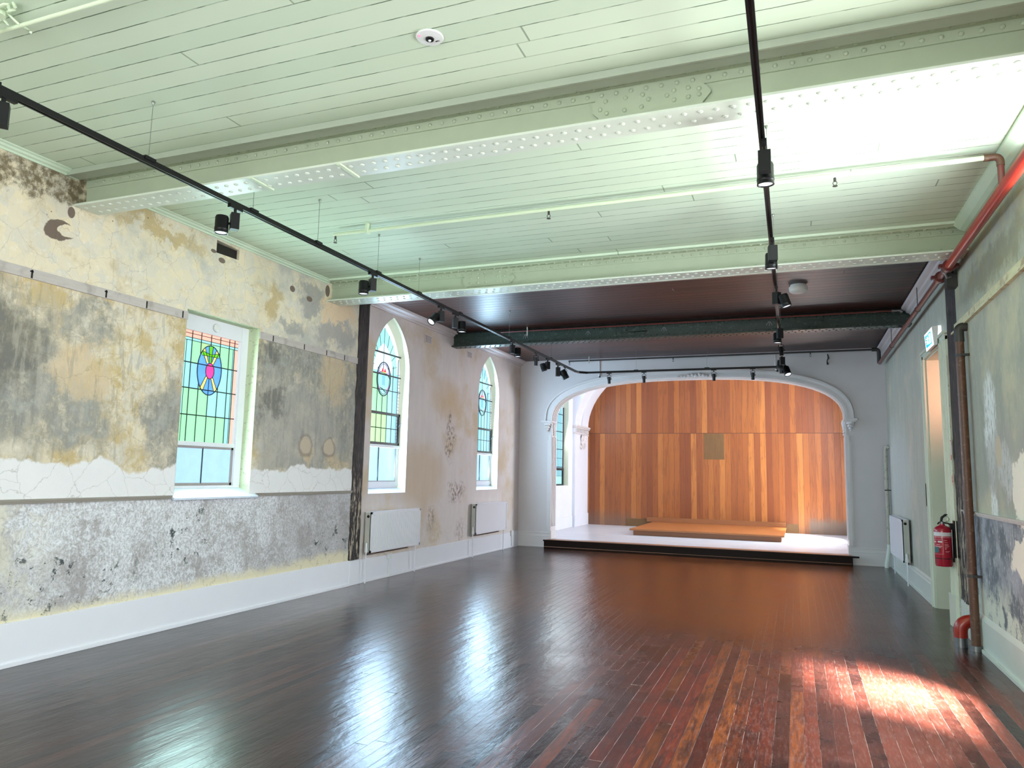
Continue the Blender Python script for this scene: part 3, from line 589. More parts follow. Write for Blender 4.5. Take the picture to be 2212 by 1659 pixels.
# ------------------------------------------------------------------ windows
def ellipse(cy, cz, ry, rz, n=36): return [(cy+ry*math.cos(2*PI*i/n), cz+rz*math.sin(2*PI*i/n)) for i in range(n)]
def line(mb, pts, x, r, closed=False):
    r *= 1.45
    P = [(x, p[0], p[1]) for p in pts]
    if closed: P.append(P[0])
    mb.tube(P, r, 6)
def win1():
    y0, y1, z0, z1 = W1; t = thing('window_1', (XL, 6.25, z0), 'square headed stained glass window with a pink heart and green cross', 'window', kind='structure'); o = (XL, 6.25, z0)
    xf = XL-.15; g0, g1, gz0, gz1 = 5.835, 6.665, 1.87, 3.06
    MB().box(XL-.30, y0-.0, z0, XL-.001, y0-.0+.004, z1).box(XL-.30, y1-.004, z0, XL-.001, y1, z1).box(XL-.30, y0+.004, z1-.004, XL-.001, y1-.004, z1).build('reveal', M['reveal1'], t, off=o)
    b = MB().box(xf-.06, y0+.004, z0, xf+.0, g0-.03, z1-.004).box(xf-.06, g1+.03, z0, xf+.0, y1-.004, z1-.004).box(xf-.06, g0-.03, gz1+.0, xf-.003, g1+.03, z1-.004)
    b.box(xf-.06, g0-.03, z0, xf-.003, g1+.03, 1.40)
    b.box(xf-.05, g0-.03, gz0-.04, xf-.022, g0, gz1).box(xf-.05, g1, gz0-.04, xf-.022, g1+.03, gz1).box(xf-.05, g0-.03, gz0-.045, xf-.012, g1+.03, gz0)
    b.build('frame', M['trimw'], t, off=o, bevel=.003)
    MB().box(xf-.05, g0-.03, 1.40, xf-.03, g1+.03, 1.43).box(xf-.05, g0-.03, 1.40, xf-.03, g0-.005, 1.83).box(xf-.05, g1+.0, 1.40, xf-.03, g1+.03, 1.83).box(xf-.05, g0-.03, 1.80, xf-.03, g1+.03, 1.83).build('sash', M['grey'], t, off=o)
    MB().lathe([(.045,0),(.048,.008),(.045,.02),(.02,.026)], (0,0,0), 24).xf(Matrix.Translation((xf, 6.27, 3.145)) @ Matrix.Rotation(PI/2, 4, 'Y')).build('round_boss', M['plate'], t, True, off=o)
    MB().prism([(XL-.21, 1.36), (XL+.035, 1.262), (XL+.045, 1.262), (XL+.045, 1.285), (XL-.15, 1.375), (XL-.21, 1.375)], 'y', y0-.03, y1+.1).build('sill', M['sill'], t, off=o, bevel=.004)
    xg = xf-.04; p = MB(); mats = ['mint','aqua','sky','blue','peach','green','yellow','pink','frost','white','lime']; gi = {k_: i for i, k_ in enumerate(mats)}
    ycol = [g0, 5.875, 5.90, 5.975, 6.105, 6.25, 6.39, 6.53, 6.595, 6.615, g1]; zrow = [gz0, 2.155, 2.44, 2.715, 2.955, 2.985, gz1-.0]
    rc = random.Random(5)
    for i in range(len(ycol)-1):
        for j in range(len(zrow)-1):
            if j == 5: c_ = 'peach' if 0 < i < 10 else 'white'
            elif j == 4: c_ = 'aqua'
            elif i == 9: c_ = 'peach'
            elif i in (0, 8): c_ = 'aqua'
            elif i == 1: c_ = 'aqua' if j > 0 else 'mint'
            else:
                c_ = [['mint','mint','mint','mint','mint','aqua'],['mint','mint','mint','white','aqua','aqua'],['aqua','sky','mint','mint','aqua','aqua'],['aqua','mint','lime','mint','mint','mint'],['aqua']*6,['peach']*6][min(j,5)][min(max(i-2, 0), 5)]
                if c_ == 'white': c_ = 'aqua'
            p.add([(xg, ycol[i], zrow[j]), (xg, ycol[i+1], zrow[j]), (xg, ycol[i+1], zrow[j+1]), (xg, ycol[i], zrow[j+1])], [(0,1,2,3)], gi[c_])
    cy, cz, ry, rz = 6.25, 2.665, .178, .275
    def poly(pts, c_, d): p.prism(pts, 'x', xg+d-.003, xg+d, gi[c_])
    poly(ellipse(cy, cz, ry, rz), 'blue', .004)
    rays = []
    for sx, sz, t0, t1 in ((-1, 1, .62, .86), (1, 1, .62, .86), (-1, -1, .60, .82), (1, -1, .60, .82)):
        ang = math.atan2(sz*t1, sx*t0); e = lambda q, f=1.: (cy+ry*f*math.cos(q), cz+rz*f*math.sin(q))
        tri = [e(ang-.12, .97), e(ang+.12, .97), e(ang+.2, .36), e(ang-.2, .36)]; poly(tri, 'yellow', .007); rays.append(tri)
    poly([(cy-.03, cz+rz*.97), (cy+.03, cz+rz*.97), (cy+.012, cz+.03), (cy-.012, cz+.03)], 'green', .008)
    poly([(cy-.125, cz+.205), (cy, cz+.175), (cy+.125, cz+.205), (cy+.125, cz+.15), (cy, cz+.155), (cy-.125, cz+.15)], 'green', .009)
    ht = [(cy+.062*math.sin(q)*(1 if q else 1), cz-.01+(.09 if math.cos(q) > 0 else .085)*math.cos(q)*(1 if math.cos(q) > 0 else 1.0)) for q in [2*PI*i/20 for i in range(20)]]
    ht = [(a_, b_ if b_ > cz-.07 else b_-.0) for a_, b_ in ht]
    poly(ht, 'pink', .011)
    p.build('stained_glass', [GL[k_] for k_ in mats], t, off=o)
    l = MB(); x = xg+.006
    for yy in ycol[1:-1]:
        if yy in (5.90, 6.595): r = .0022
        else: r = .0035
        if 6.1 < yy < 6.4:
            h = rz*math.sqrt(max(0, 1-((yy-cy)/ry)**2)); line(l, [(yy, gz0), (yy, cz-h)], x, r); line(l, [(yy, cz+h), (yy, gz1)], x, r)
        else: line(l, [(yy, gz0), (yy, gz1 if yy not in (5.90, 6.595) else 2.955)], x, r)
    for zz in (2.155, 2.44, 2.715): line(l, [(g0, zz), (g1, zz)], x+.008, .0045)
    for zz in (2.955, 2.985, gz1-.03): line(l, [(g0, zz), (g1, zz)], x, .0025)
    line(l, ellipse(cy, cz, ry, rz), x+.002, .004, True); line(l, ht, x+.008, .0035, True); line(l, [(cy, cz-.1), (cy, cz-rz)], x+.002, .003)
    for q in rays:
        line(l, [q[0], q[3]], x+.003, .0028); line(l, [q[1], q[2]], x+.003, .0028)
    for s_ in (-1, 1): line(l, [(cy+s_*.03, cz+rz*.97), (cy+s_*.013, cz+.08)], x+.005, .0025)
    for dz in (0, -.04): line(l, [(cy-.125, cz+.205+dz*1.3), (cy, cz+.175+dz*.5), (cy+.125, cz+.205+dz*1.3)], x+.005, .0025)
    l.build('leading', M['lead'], t, off=o)
    MB().box(xg-.003, g0-.02, 1.42, xg, g1+.02, 1.81).build('lower_pane', GL['frost'], t, off=o)
    l = MB(); line(l, [(6.235, 1.42), (6.235, 1.81)], xg+.006, .005); l.build('pane_joint', M['lead'], t, off=o)
win1()

def off_arch(w, gy): # inner outline of glass
    return (w[0]+gy, w[1]-gy, w[2], w[3], w[4]-gy*1.25)
def archwin(w, num, label, bluer=False):
    y0, y1, z0, zs, zt = w; cy = (y0+y1)/2; t = thing('window_%d' % num, (XL, cy, z0), label, 'window', kind='structure'); o = (XL, cy, z0)
    outer = arch(*w); inner = arch(*off_arch(w, .03)); xg = XL-.17
    n = len(outer); b = MB()
    # reveal lining: thin skin on the cut
    for i in range(1, n):
        a_, c_ = outer[i], outer[(i+1) % n]; a2 = (cy+(a_[0]-cy)*.995, a_[1]-.003); c2 = (cy+(c_[0]-cy)*.995, c_[1]-.003)
        b.add([(XL-.001, a2[0], a2[1]), (XL-.001, c2[0], c2[1]), (XL-.25, c2[0], c2[1]), (XL-.25, a2[0], a2[1])], [(0,1,2,3)], 0)
    b.build('reveal', M['reveal'], t, True, off=o)
    # glass in rows
    bars = [2.50, 2.86, 3.09, 3.40]; zl = 2.03
    p = MB(); mats = ['mint','aqua','sky','white','frost','lime','lilac','red','blue','yellow']; gi = {k_: i for i, k_ in enumerate(mats)}
    g = off_arch(w, .03); gy0, gy1 = g[0], g[1]; sp = [gy0, gy0+.06]+[gy0+.06+(gy1-gy0-.12)*i/6 for i in range(1, 7)]+[gy1]
    rows = [(zl, 2.26), (2.26, 2.50), (2.50, 2.86), (2.86, 3.09), (3.09, zs)]
    for r_, (a_, c_) in enumerate(rows):
        for i in range(len(sp)-1):
            if i in (0, len(sp)-2): k_ = 'white'
            elif i == len(sp)-3: k_ = 'sky'
            elif bluer: k_ = ['sky','aqua','sky'][i % 3]
            else: k_ = (['lime','lime','mint','mint','aqua'][r_] if i < 5 else 'aqua') if i > 1 else 'aqua'
            p.add([(xg, sp[i], a_), (xg, sp[i+1], a_), (xg, sp[i+1], c_), (xg, sp[i], c_)], [(0,1,2,3)], gi[k_])
    head = [q for q in arch(gy0, gy1, zs, zs, g[4]) ][1:]
    hv = [(xg, q[0], q[1]) for q in head]; p.add(hv, [tuple(range(len(hv)))], gi['white'])
    hin = arch(gy0+.1, gy1-.1, zs, zs, g[4]-.12)[1:]; p.prism(hin, 'x', xg+.001, xg+.004, gi['sky' if bluer else 'aqua'])
    hin2 = arch(gy0+.24, gy1-.24, zs, zs, g[4]-.36)[1:]; p.prism(hin2, 'x', xg+.003, xg+.006, gi['aqua' if bluer else 'white'])
    my, mz, ry, rz = cy+.02, 3.03, .20, .265
    p.prism(ellipse(my, mz, ry, rz), 'x', xg+.003, xg+.006, gi['lilac']); p.prism(ellipse(my, mz-.02, ry, .13), 'x', xg+.006, xg+.008, gi['sky' if bluer else 'aqua'])
    p.prism(ellipse(my, mz-.19, ry*.5, .07), 'x', xg+.006, xg+.008, gi['aqua'])
    for q in (-.035, .035): p.prism([(my+q-.03, mz+.11), (my+q+.03, mz+.11), (my+q, mz+.175)], 'x', xg+.006, xg+.010, gi['red'])
    for q in (-.03, .0, .03): p.box(xg+.006, my+q-.008, mz-.10, xg+.010, my+q+.006, mz+.05, gi['blue'])
    p.prism([(my-.06, mz+.095), (my+.06, mz+.095), (my+.05, mz+.112), (my-.05, mz+.112)], 'x', xg+.006, xg+.010, gi['yellow'])
    p.build('stained_glass', [GL[k_] for k_ in mats], t, off=o)
    l = MB(); x = xg+.008
    for i, yy in enumerate(sp[1:-1]):
        r = .0035
        if abs(yy-my) < ry:
            h = rz*math.sqrt(1-((yy-my)/ry)**2); line(l, [(yy, zl), (yy, mz-h)], x, r); line(l, [(yy, mz+h), (yy, zs+.05)], x, r)
        else: line(l, [(yy, zl), (yy, zs+.25 if i in (0, 6) else zs+.12)], x, r)
    for hh in (hin, hin2): line(l, hh, x+.002, .004)
    o2 = arch(gy0+.045, gy1-.045, zs, zs, g[4]-.055)[1:]; line(l, o2, x, .003)
    for i in range(1, 10):
        ti = int(i*len(hin)/10); ti2 = int(i*len(hin2)/10); line(l, [hin[ti], hin2[min(ti2, len(hin2)-1)]], x+.001, .0025)
    line(l, [(cy, zs), (cy, g[4]-.36)], x, .0025); line(l, ellipse(my, mz, ry, rz), x+.003, .006, True); line(l, ellipse(my, mz, ry*.86, rz*.9), x+.003, .0028, True)
    line(l, [(my-ry*.95, mz+.06), (my-.1, mz+.10), (my, mz+.095), (my+.1, mz+.085), (my+ry*.97, mz+.02)], x+.003, .004)
    line(l, [(my-.1, mz-.14), (my-.02, mz-.16), (my+.05, mz-.20), (my+.11, mz-.19)], x+.003, .004)
    for i in range(22):
        f = i/21; zz = 2.05+f*(zs-2.05); line(l, [(gy1-.045, zz), (gy1, zz)], x, .0022)
    l.build('leading', M['lead'], t, off=o)
    l = MB()
    for zz, r in ((3.44, .009), (3.10, .008), (2.86, .005), (2.26, .005)): line(l, [(gy0, zz), (gy1, zz)], x+.012, r)
    l.box(x, gy0, 2.47, x+.03, gy1, 2.51).box(x, gy1-.035, zl-.03, x+.03, gy1, 2.51).box(x, gy0, zl-.03, x+.03, gy0+.02, 2.51).box(x, gy0, zl-.03, x+.03, gy1, zl+.01)
    l.tube([(x+.01, gy1-.03, 2.28), (x+.09, gy1-.06, 2.36)], .006, 6)
    l.build('hopper_frame', M['leadb'], t, off=o)
    MB().box(xg-.003, gy0+.02, 1.43, xg, gy1-.02, zl-.06).build('lower_pane', GL['frost'], t, off=o)
    l = MB(); line(l, [(cy-.04, 1.43), (cy-.04, zl-.06)], xg+.008, .006); l.build('pane_joint', M['lead'], t, off=o)
    b = MB().box(xg-.03, y0, 1.36, xg+.03, y1, 1.43).box(xg-.03, y0, zl-.07, xg+.045, y1, zl-.03).box(xg-.03, y0, 1.36, xg+.02, gy0+.03, zl-.03).box(xg-.03, gy1-.045, 1.36, xg+.02, y1, zl-.03).box(xg-.03, y0, z0, xg+.012, y1, 1.36)
    b.build('frame', M['trimw'], t, off=o, bevel=.003)
    MB().box(xg+.02, gy0+.03, 1.43, xg+.025, gy1-.045, 1.445).box(xg+.01, gy1-.06, 1.43, xg+.018, gy1-.045, zl-.07).build('sash', M['grey'], t, off=o)
    MB().prism([(XL-.18, z0+.085), (XL+.004, z0+.002), (XL+.004, z0-.002), (XL-.18, z0-.002)], 'y', y0, y1).build('sill', M['sill'], t, off=o)
archwin(W2, 2, 'pointed arch stained glass window with an oval medallion, nearer the post')
archwin(W3, 3, 'pointed arch stained glass window in blue, nearest the far corner', True)

# ------------------------------------------------------------------ chancel behind the arch
CXL, CXR, CY, ZS = -5.75, 1.34, 20.72, .185
st = MB().box(CXL-.1, D+.0, -.1, CXR+.1, CY+.3, ZS)
struct(st.build('floor_stage', M['stage']), 'pale glossy stage floor behind the arch', 'floor')
tp = thing('stage_step', (AC, D-.2, 0), 'long dark timber step across the foot of the arch', 'step', kind='thing'); o = (AC, D-.2, 0)
MB().box(AC-AA-.06, D-.22, 0, AC+AA+.02, D-.045, ZS-.035).box(AC-AA, D-.045, 0, AC+AA, D, ZS-.035).build('riser', M['stepd'], tp, off=o)
MB().box(AC-AA-.07, D-.25, ZS-.035, AC+AA+.13, D-.21, ZS-.004).build('nosing_edge', M['stepd'], tp, off=o)
MB().box(AC-AA, D-.245, ZS-.034, AC+AA, D+.02, ZS+.002).build('tread', M['nose'], tp, off=o)
MB().tube([(AC-AA-.06, D-.225, .035), (AC+AA, D-.225, .035)], .006, 6).build('bead', M['nose'], tp, off=o)
W4 = (17.35, 19.0, 1.30, 3.3, 4.75)
cw = MB().box(CXL-.5, D+.32, -.1, CXL, CY+.4, 5.9).build('wall_chancel_left', M['white']); boolean(cw, [cutp(arch(*W4), CXL-.6, CXL+.1)]); struct(cw, 'bright white side wall of the stage recess, left', 'wall')
cw = MB().box(CXR, D+.32, -.1, CXR+.4, CY+.4, 5.9).build('wall_chancel_right', M['white']); boolean(cw, [cutp(arch(*W4), CXR-.1, CXR+.6)]); struct(cw, 'white side wall of the stage recess, right', 'wall')
struct(MB().box(CXL-.3, D+.3, 5.9, CXR+.3, CY+.4, 6.0).build('ceiling_chancel', M['white']), 'white ceiling over the stage recess', 'ceiling')
struct(MB().box(CXL, D+.3, ZC+.1, CXR, D+.4, 5.95).build('wall_chancel_front', M['white']), 'wall above the arch, stage side', 'wall')
struct(MB().box(CXL-.3, CY+.06, -.1, CXR+.3, CY+.4, 5.95).build('wall_chancel_back', M['white']), 'wall behind the timber screen', 'wall')
# inner arch: pilasters, dentil cornice, soffit
ti = thing('trim_19', (AC, 20, 0), 'white pilaster and inner arch framing the timber screen', 'arch moulding', kind='structure'); o = (AC, 20, 0)
sc_, sa, sz, sb = -2.2, 3.475, 2.93, 2.25; Y0 = 19.38
b = MB()
for s in (-1, 1):
    xw = CXL if s < 0 else CXR; xf_ = sc_+s*sa
    b.box(xw-s*0, Y0, ZS, xf_, CY, sz-.02)
b.build('pilaster', M['white'], ti, off=o)
b = MB(); N_ = 40
A = sup(sa, sb, 2.0, N_, sc_, sz)
B = [(sc_+(sa+.6)*math.cos(PI*i/N_), max(sz, 0)+(sb+.7)*math.sin(PI*i/N_)) for i in range(N_+1)]
B = [(min(max(p_[0], CXL), CXR), min(p_[1], 5.9)) for p_ in B]
b.strip(A, B, 'y', Y0, CY)
A2 = sup(sa-.03, sb-.03, 2.0, N_, sc_, sz); b.strip(A2, A, 'y', 19.95, 20.2); b.build('soffit', M['white'], ti, True, off=o)
b = MB()
for s in (-1, 1):
    xf_ = sc_+s*sa; b.box(xf_+s*.06, Y0-.05, sz-.02, xf_-s*.07, CY, sz+.03).box(xf_+s*.06, Y0-.03, sz-.06, xf_-s*.05, CY, sz-.02).box(xf_+s*.06, Y0-.02, sz-.22, xf_-s*.02, CY, sz-.17)
    for i in range(12): b.box(xf_, Y0+.02+i*.11, sz-.16, xf_-s*.035, Y0+.08+i*.11, sz-.07)
b.build('dentil_cornice', M['archw'], ti, off=o, bevel=.004)
b = MB()
for s in (-1,):
    b.box(CXL, D+.32, ZS, CXL+.02, CY, ZS+.30).box(sc_-sa, Y0-.02, ZS, sc_-sa+.02, CY, ZS+.32)
struct(b.build('baseboard_chancel', M['white']), 'white skirting of the stage recess', 'skirting')
# broken plaster bracket on the pilaster
t = thing('broken_bracket', (sc_-sa, 20.05, 2.5), 'broken white plaster bracket below the dentil cornice of the stage recess', 'plaster ornament', kind='thing')
b = MB(); rb = random.Random(2)
for i in range(14): b.dome((0, rb.uniform(-.28, .28), rb.uniform(-.16, .14)), (1, rb.uniform(-.5,.5), rb.uniform(-.5,.5)), rb.uniform(.05, .11), rb.uniform(.03, .07), seg=7)
b.build('plaster_lump', M['archw'], t, True); MB().box(-.01, -.12, .10, .012, .10, .17).build('painted_shadow_gap', M['dk'], t)  # small dark plate painted as the shade of a gap in the plaster
# chancel window
def win4():
    t = thing('window_4', (CXL, 18.2, 1.3), 'tall stained glass window with a red robed figure, glimpsed through the arch', 'window', kind='structure'); o = (CXL, 18.2, 1.3)
    xg = CXL-.16; y0, y1 = W4[0]+.02, W4[1]-.02; p = MB(); mats = ['sky','aqua','red','navy','orange','white','pink','frost']; gi = {k_: i for i, k_ in enumerate(mats)}
    p.prism(arch(y0, y1, 1.55, W4[3], W4[4]-.04), 'x', xg-.003, xg, gi['sky'])
    zz = 1.75
    for k_, h in (('orange', .08), ('pink', .2), ('navy', .16), ('red', .3), ('white', .22), ('red', .08), ('navy', .3), ('white', .25)):
        p.prism([(17.75, zz), (18.42-.05*(zz-1.7), zz), (18.42-.05*(zz+h-1.7), zz+h), (17.75, zz+h)], 'x', xg+.001, xg+.004, gi[k_]); zz += h
    p.box(xg+.001, 18.93, 1.6, xg+.004, y1, 3.9, gi['white'])
    p.build('stained_glass', [GL[k_] for k_ in mats], t, off=o)
    l = MB()
    for k_ in range(12): line(l, [(y0, 1.55+.235*k_), (y1, 1.55+.235*k_)], xg+.012, .008 if k_ % 2 else .004)
    for yy in (18.5, 18.62, 18.75, 18.90): line(l, [(yy, 1.55), (yy, 4.2)], xg+.010, .003)
    l.build('leading', M['lead'], t, off=o)
    MB().box(xg, y0, 1.70, xg+.04, y1, 1.76).box(xg, y1-.05, 1.30, xg+.04, y1, 1.76).box(xg, y1-.02, 1.30, xg+.03, y1, 3.4).box(xg, y0, 1.3, xg+.04, y1, 1.34).build('hopper_frame', M['leadb'], t, off=o)
    MB().box(xg-.003, y0, 1.34, xg, y1, 1.56).build('lower_pane', GL['aqua'], t, off=o)
    b = MB(); out = arch(*W4); cy = 18.175
    for i in range(1, len(out)-1):
        a_, c_ = out[i], out[i+1]; f = lambda q: (cy+(q[0]-cy)*.996, q[1]-.003)
        a2, c2 = f(a_), f(c_); b.add([(CXL-.001, *a2), (CXL-.001, *c2), (CXL-.3, *c2), (CXL-.3, *a2)], [(0,1,2,3)])
    b.build('reveal', M['reveal'], t, off=o)
win4()
for num, w_, lb in ((5, WA, 'tall plain window in the right wall, nearer the back'), (6, WB, 'tall plain window in the right wall beside the nearest girder')):
    b = MB(); y0, y1, z0, z1 = w_; xa, xb = XR+.33, XR+.38
    b.box(xa, y0, z0, xb, y0+.05, z1).box(xa, y1-.05, z0, xb, y1, z1).box(xa, y0+.05, z0, xb, y1-.05, z0+.06).box(xa, y0+.05, z1-.05, xb, y1-.05, z1).box(xa, y0+.05, 2.4, xb, y1-.05, 2.45)
    struct(b.build('window_%d' % num, M['trimw']), lb, 'window')
# timber screen
t = thing('timber_screen', (AC, CY, ZS), 'tall orange timber board screen filling the back of the stage', 'screen', kind='thing'); o = (AC, CY, ZS)
b = MB(); b.prism([(sc_-sa-.02, ZS), (sc_+sa+.02, ZS)] + sup(sa+.02, sb+.02, 2.0, 40, sc_, sz), 'y', CY, CY+.05).build('board_panel', M['screen'], t).location = (-AC, -CY, -ZS)
MB().box(-2.385, CY-.006, 2.08, -1.84, CY, 2.785).build('inset_panel', M['patch'], t, off=o)
MB().box(-4.55, CY-.012, ZS, -3.78, CY, .40).build('base_board', M['patch'], t, off=o)
MB().box(-.30, CY-.012, ZS, .0, CY, .42).build('base_board', M['patch'], t, off=o)
# platform
t = thing('stage_platform', (-2.05, 19, ZS), 'low orange timber platform standing on the stage floor', 'platform', kind='thing'); o = (-2.05, 19, ZS)
MB().box(-3.70, 17.66, ZS, -.37, CY-.03, ZS+.115).build('front_board', M['platf'], t, off=o)
MB().box(-3.78, 17.58, ZS+.115, -.30, CY-.03, ZS+.15).build('platform_top', M['plat'], t, off=o, bevel=.004)
MB().box(-3.95, CY-.06, ZS+.15, -.32, CY-.02, ZS+.27).build('back_rail', M['platf'], t, off=o, bevel=.004)

# ------------------------------------------------------------------ doorway on the right
t = thing('door_1', (XR, 10.3, 0), 'tall doorway with moulded pale green casing in the right wall', 'doorway', kind='structure'); o = (XR, 10.3, 0)
b = MB().box(XR, 9.36, 0, XR-.03, 9.72, 3.25).box(XR, 9.40, 0, XR-.045, 9.47, 3.20).box(XR, 9.58, 0, XR-.055, 9.62, 3.20).box(XR, 9.66, 0, XR-.04, 9.72, 3.20)
b.box(XR, 9.34, 0, XR-.06, 9.73, .36)
b.box(XR, 10.88, 0, XR-.035, 11.0, 3.25).box(XR, 10.96, 0, XR-.05, 11.0, 3.25).box(XR, 9.36, 3.20, XR-.035, 11.0, 3.28).box(XR, 9.36, 3.265, XR-.055, 11.0, 3.30)
b.build('casing', M['cream'], t, off=o, bevel=.004)
MB().box(XR+.001, 10.862, 0, XR+.39, 10.88, 3.2).box(XR+.001, 9.72, 0, XR+.39, 9.735, 3.2).box(XR+.001, 9.72, 3.185, XR+.39, 10.88, 3.2).build('jamb_lining', M['cream'], t, off=o)
# exit sign
t = thing('exit_sign', (XR, 9.95, 3.33), 'lit cyan and white exit sign above the doorway', 'exit sign', kind='thing'); o = (XR, 9.95, 3.33)
ye0, ye1 = 9.68, 10.24
MB().prism([(XR, 3.285), (XR-.035, 3.285), (XR-.035, 3.43), (XR, 3.43)], 'y', ye0+.02, ye1-.04).build('wall_bracket', M['sgnw'], t, off=o, bevel=.004)
MB().prism([(XR-.05, 3.20), (XR-.085, 3.195), (XR-.10, 3.42), (XR-.035, 3.42)], 'y', ye0, ye1).build('housing', M['plate'], t, off=o, bevel=.004)
def face(u, v, d=0.): # u along y 0..1 from near to far, v up
    zz = 3.205+.205*v; return (XR-.086-.0145*v-.002-d, ye0+.02+(ye1-ye0-.04)*u, zz)
def facepoly(pts, d, name, mat):
    n_ = len(pts); MB().add([face(u, v, d) for u, v in pts]+[face(u, v, d-.002) for u, v in pts], [tuple(range(n_)), tuple(range(n_, 2*n_))[::-1]]+[(i, (i+1) % n_, n_+(i+1) % n_, n_+i) for i in range(n_)]).build(name, mat, t, off=o)
facepoly([(0,0),(1,0),(1,1),(0,1)], .0, 'sign_face', M['sgnw'])
facepoly([(.16,.14),(.90,.14),(.90,.86),(.16,.86)], .002, 'green_field', M['sgnb'])
facepoly([(.22,.22),(.42,.22),(.42,.78),(.22,.78)], .004, 'doorway_symbol', M['sgnw'])
m = MB(); run = [((.60,.74),(.60,.50)), ((.60,.50),(.52,.26)), ((.60,.50),(.70,.30)), ((.60,.68),(.50,.56)), ((.60,.68),(.72,.60))]
for (a_, c_) in run: m.tube([face(*a_, .005), face(*c_, .005)], .006, 6)
m.dome(face(.58,.84,.004), (-1,0,0), .012, .004); m.tube([face(.78,.5,.005), face(.87,.5,.005)], .005, 6)
m.build('running_figure', M['sgnw'], t, off=o)
# framed notice
t = thing('notice_frame', (XR, 11.14, 1.42), 'thin black framed notice beside the doorway casing', 'frame', kind='thing'); o = (XR, 11.14, 1.42)
b = MB(); y0, y1, z0, z1 = 10.99, 11.28, 1.265, 1.575
b.box(XR, y0, z0, XR-.02, y1, z0+.016).box(XR, y0, z1-.016, XR-.02, y1, z1).box(XR, y0, z0, XR-.02, y0+.016, z1).box(XR, y1-.016, z0, XR-.02, y1, z1); b.build('frame_border', M['black'], t, off=o)
MB().box(XR, y0+.016, z0+.016, XR-.008, y1-.016, z1-.016).build('notice_sheet', M['paper'], t, off=o)
# red fire signs on the post
for z0, z1, lb, arrow in ((1.84, 2.06, 'narrow red bordered location sign above the extinguisher, upper one', False), (1.53, 1.70, 'small red fire sign with an arrow, between location sign and extinguisher', True)):
    t = thing('fire_sign', (XR, 9.29, z0), lb, 'sign', 'red fire signs above the extinguisher', 'thing'); o = (XR, 9.29, z0)
    b = MB()
    if not arrow: b.box(XR-.030, 9.245, z0, XR-.033, 9.345, z1)
    else: b.prism([(9.245, z0+.06), (9.345, z0+.06), (9.345, z1-.05), (9.295, z1), (9.245, z1-.05)], 'x', XR-.033, XR-.030).prism([(9.27, z0+.05), (9.32, z0+.05), (9.295, z0)], 'x', XR-.033, XR-.030)
    b.build('sign_plate', M['redsign'], t, off=o)
    b = MB()
    if not arrow: b.box(XR-.033, 9.265, z0+.055, XR-.035, 9.325, z1-.015)
    else: b.box(XR-.033, 9.27, z0+.09, XR-.035, 9.32, z1-.075)
    b.build('sign_panel', M['label'], t, off=o)
t = MB().tube([(XR-.038, 9.235, 3.0), (XR-.038, 9.235, .0)], .006, 6); tag(t.build('wall_cable', M['cpipe'], off=(XR-.035, 9.235, 1.0)), 'thin pale cable running down beside the fire signs', 'cable', kind='thing')
# extinguisher
ex, ey, ez = XR-.145, 9.38, .675
t = thing('fire_extinguisher', (ex, ey, ez), 'red fire extinguisher with white band hung on the wall by the doorway', 'fire extinguisher', kind='thing'); r = .085
MB().lathe([(.05,0),(.078,.004),(r,.02),(r,.385),(.080,.41),(.06,.43),(.03,.445),(.025,.46)], seg=32).build('cylinder', M['ext'], t, True)
MB().lathe([(r+.001,.33),(r+.001,.372)], seg=32).build('white_band', M['label'], t, True)
MB().lathe([(r+.0015,.085),(r+.002,.092)], seg=32).build('base_band', M['black'], t, True)
def wrap(a0, a1, z0, z1, rr, n_=10):
    m_ = MB(); vs = [(rr*math.cos(a0+(a1-a0)*i/n_), rr*math.sin(a0+(a1-a0)*i/n_), z) for z in (z0, z1) for i in range(n_+1)]
    return m_.add(vs, [(i, i+1, n_+2+i, n_+1+i) for i in range(n_)])
c0 = math.radians(-90)   # faces the viewer
b = wrap(c0-1.45, c0-.15, .135, .137, r+.002); b2 = wrap(c0-1.45, c0-.15, .292, .294, r+.002); b.add(b2.v, b2.f); b2 = wrap(c0-.17, c0-.15, .135, .294, r+.002); b.add(b2.v, b2.f)
for a_, w_, z_, h_ in ((-1.3,.3,.26,.012),(-1.0,.5,.235,.006),(-1.2,.9,.215,.008),(-1.1,.7,.205,.004),(-.05,.35,.285,.004),(.0,.4,.262,.003),(.0,.45,.235,.007),(.0,.55,.22,.004),(.0,.35,.208,.003),(.05,.12,.19,.012),(.05,.55,.168,.003),(.08,.4,.160,.003)):
    b2 = wrap(c0+a_, c0+a_+w_, z_, z_+h_, r+.0022); b.add(b2.v, b2.f)
b2 = wrap(c0-1.5, c0+1.5, .316, .320, r+.002); b.add(b2.v, b2.f); b.build('printed_lines', M['pink'], t)
b = wrap(c0-.75, c0-.25, .262, .278, r+.0025); b.build('white_label', M['label'], t)
b = wrap(c0-1.4, c0-.65, .15, .212, r+.0025); b.build('picture_label', M['teal'], t)
MB().tube([(0,0,.455),(0,0,.485)], .018, 12).tube([(-.03,0,.475),(.03,0,.475)], .008, 8).build('valve', M['steel'], t, True)
MB().tube([(-.045,0,.455),(-.03,0,.475),(.01,0,.485)], .008, 8).tube([(-.01,0,.485),(.0,0,.53),(.035,0,.56),(.055,0,.562)], [.012,.014,.012,.006], 8).build('lever', M['black'], t, True)
MB().tube([(.03,0,.545),(.055,-.01,.54),(.07,-.01,.515),(.055,-.01,.49),(.035,0,.49)], .004, 8).build('pin_ring', M['steel'], t, True)
MB().tube([(.01,0,.475),(.05,-.02,.47),(.085,-.02,.45),(.10,-.01,.40),(.10,0,.20),(.096,0,.05)], .009, 8).build('hose', M['black'], t, True)
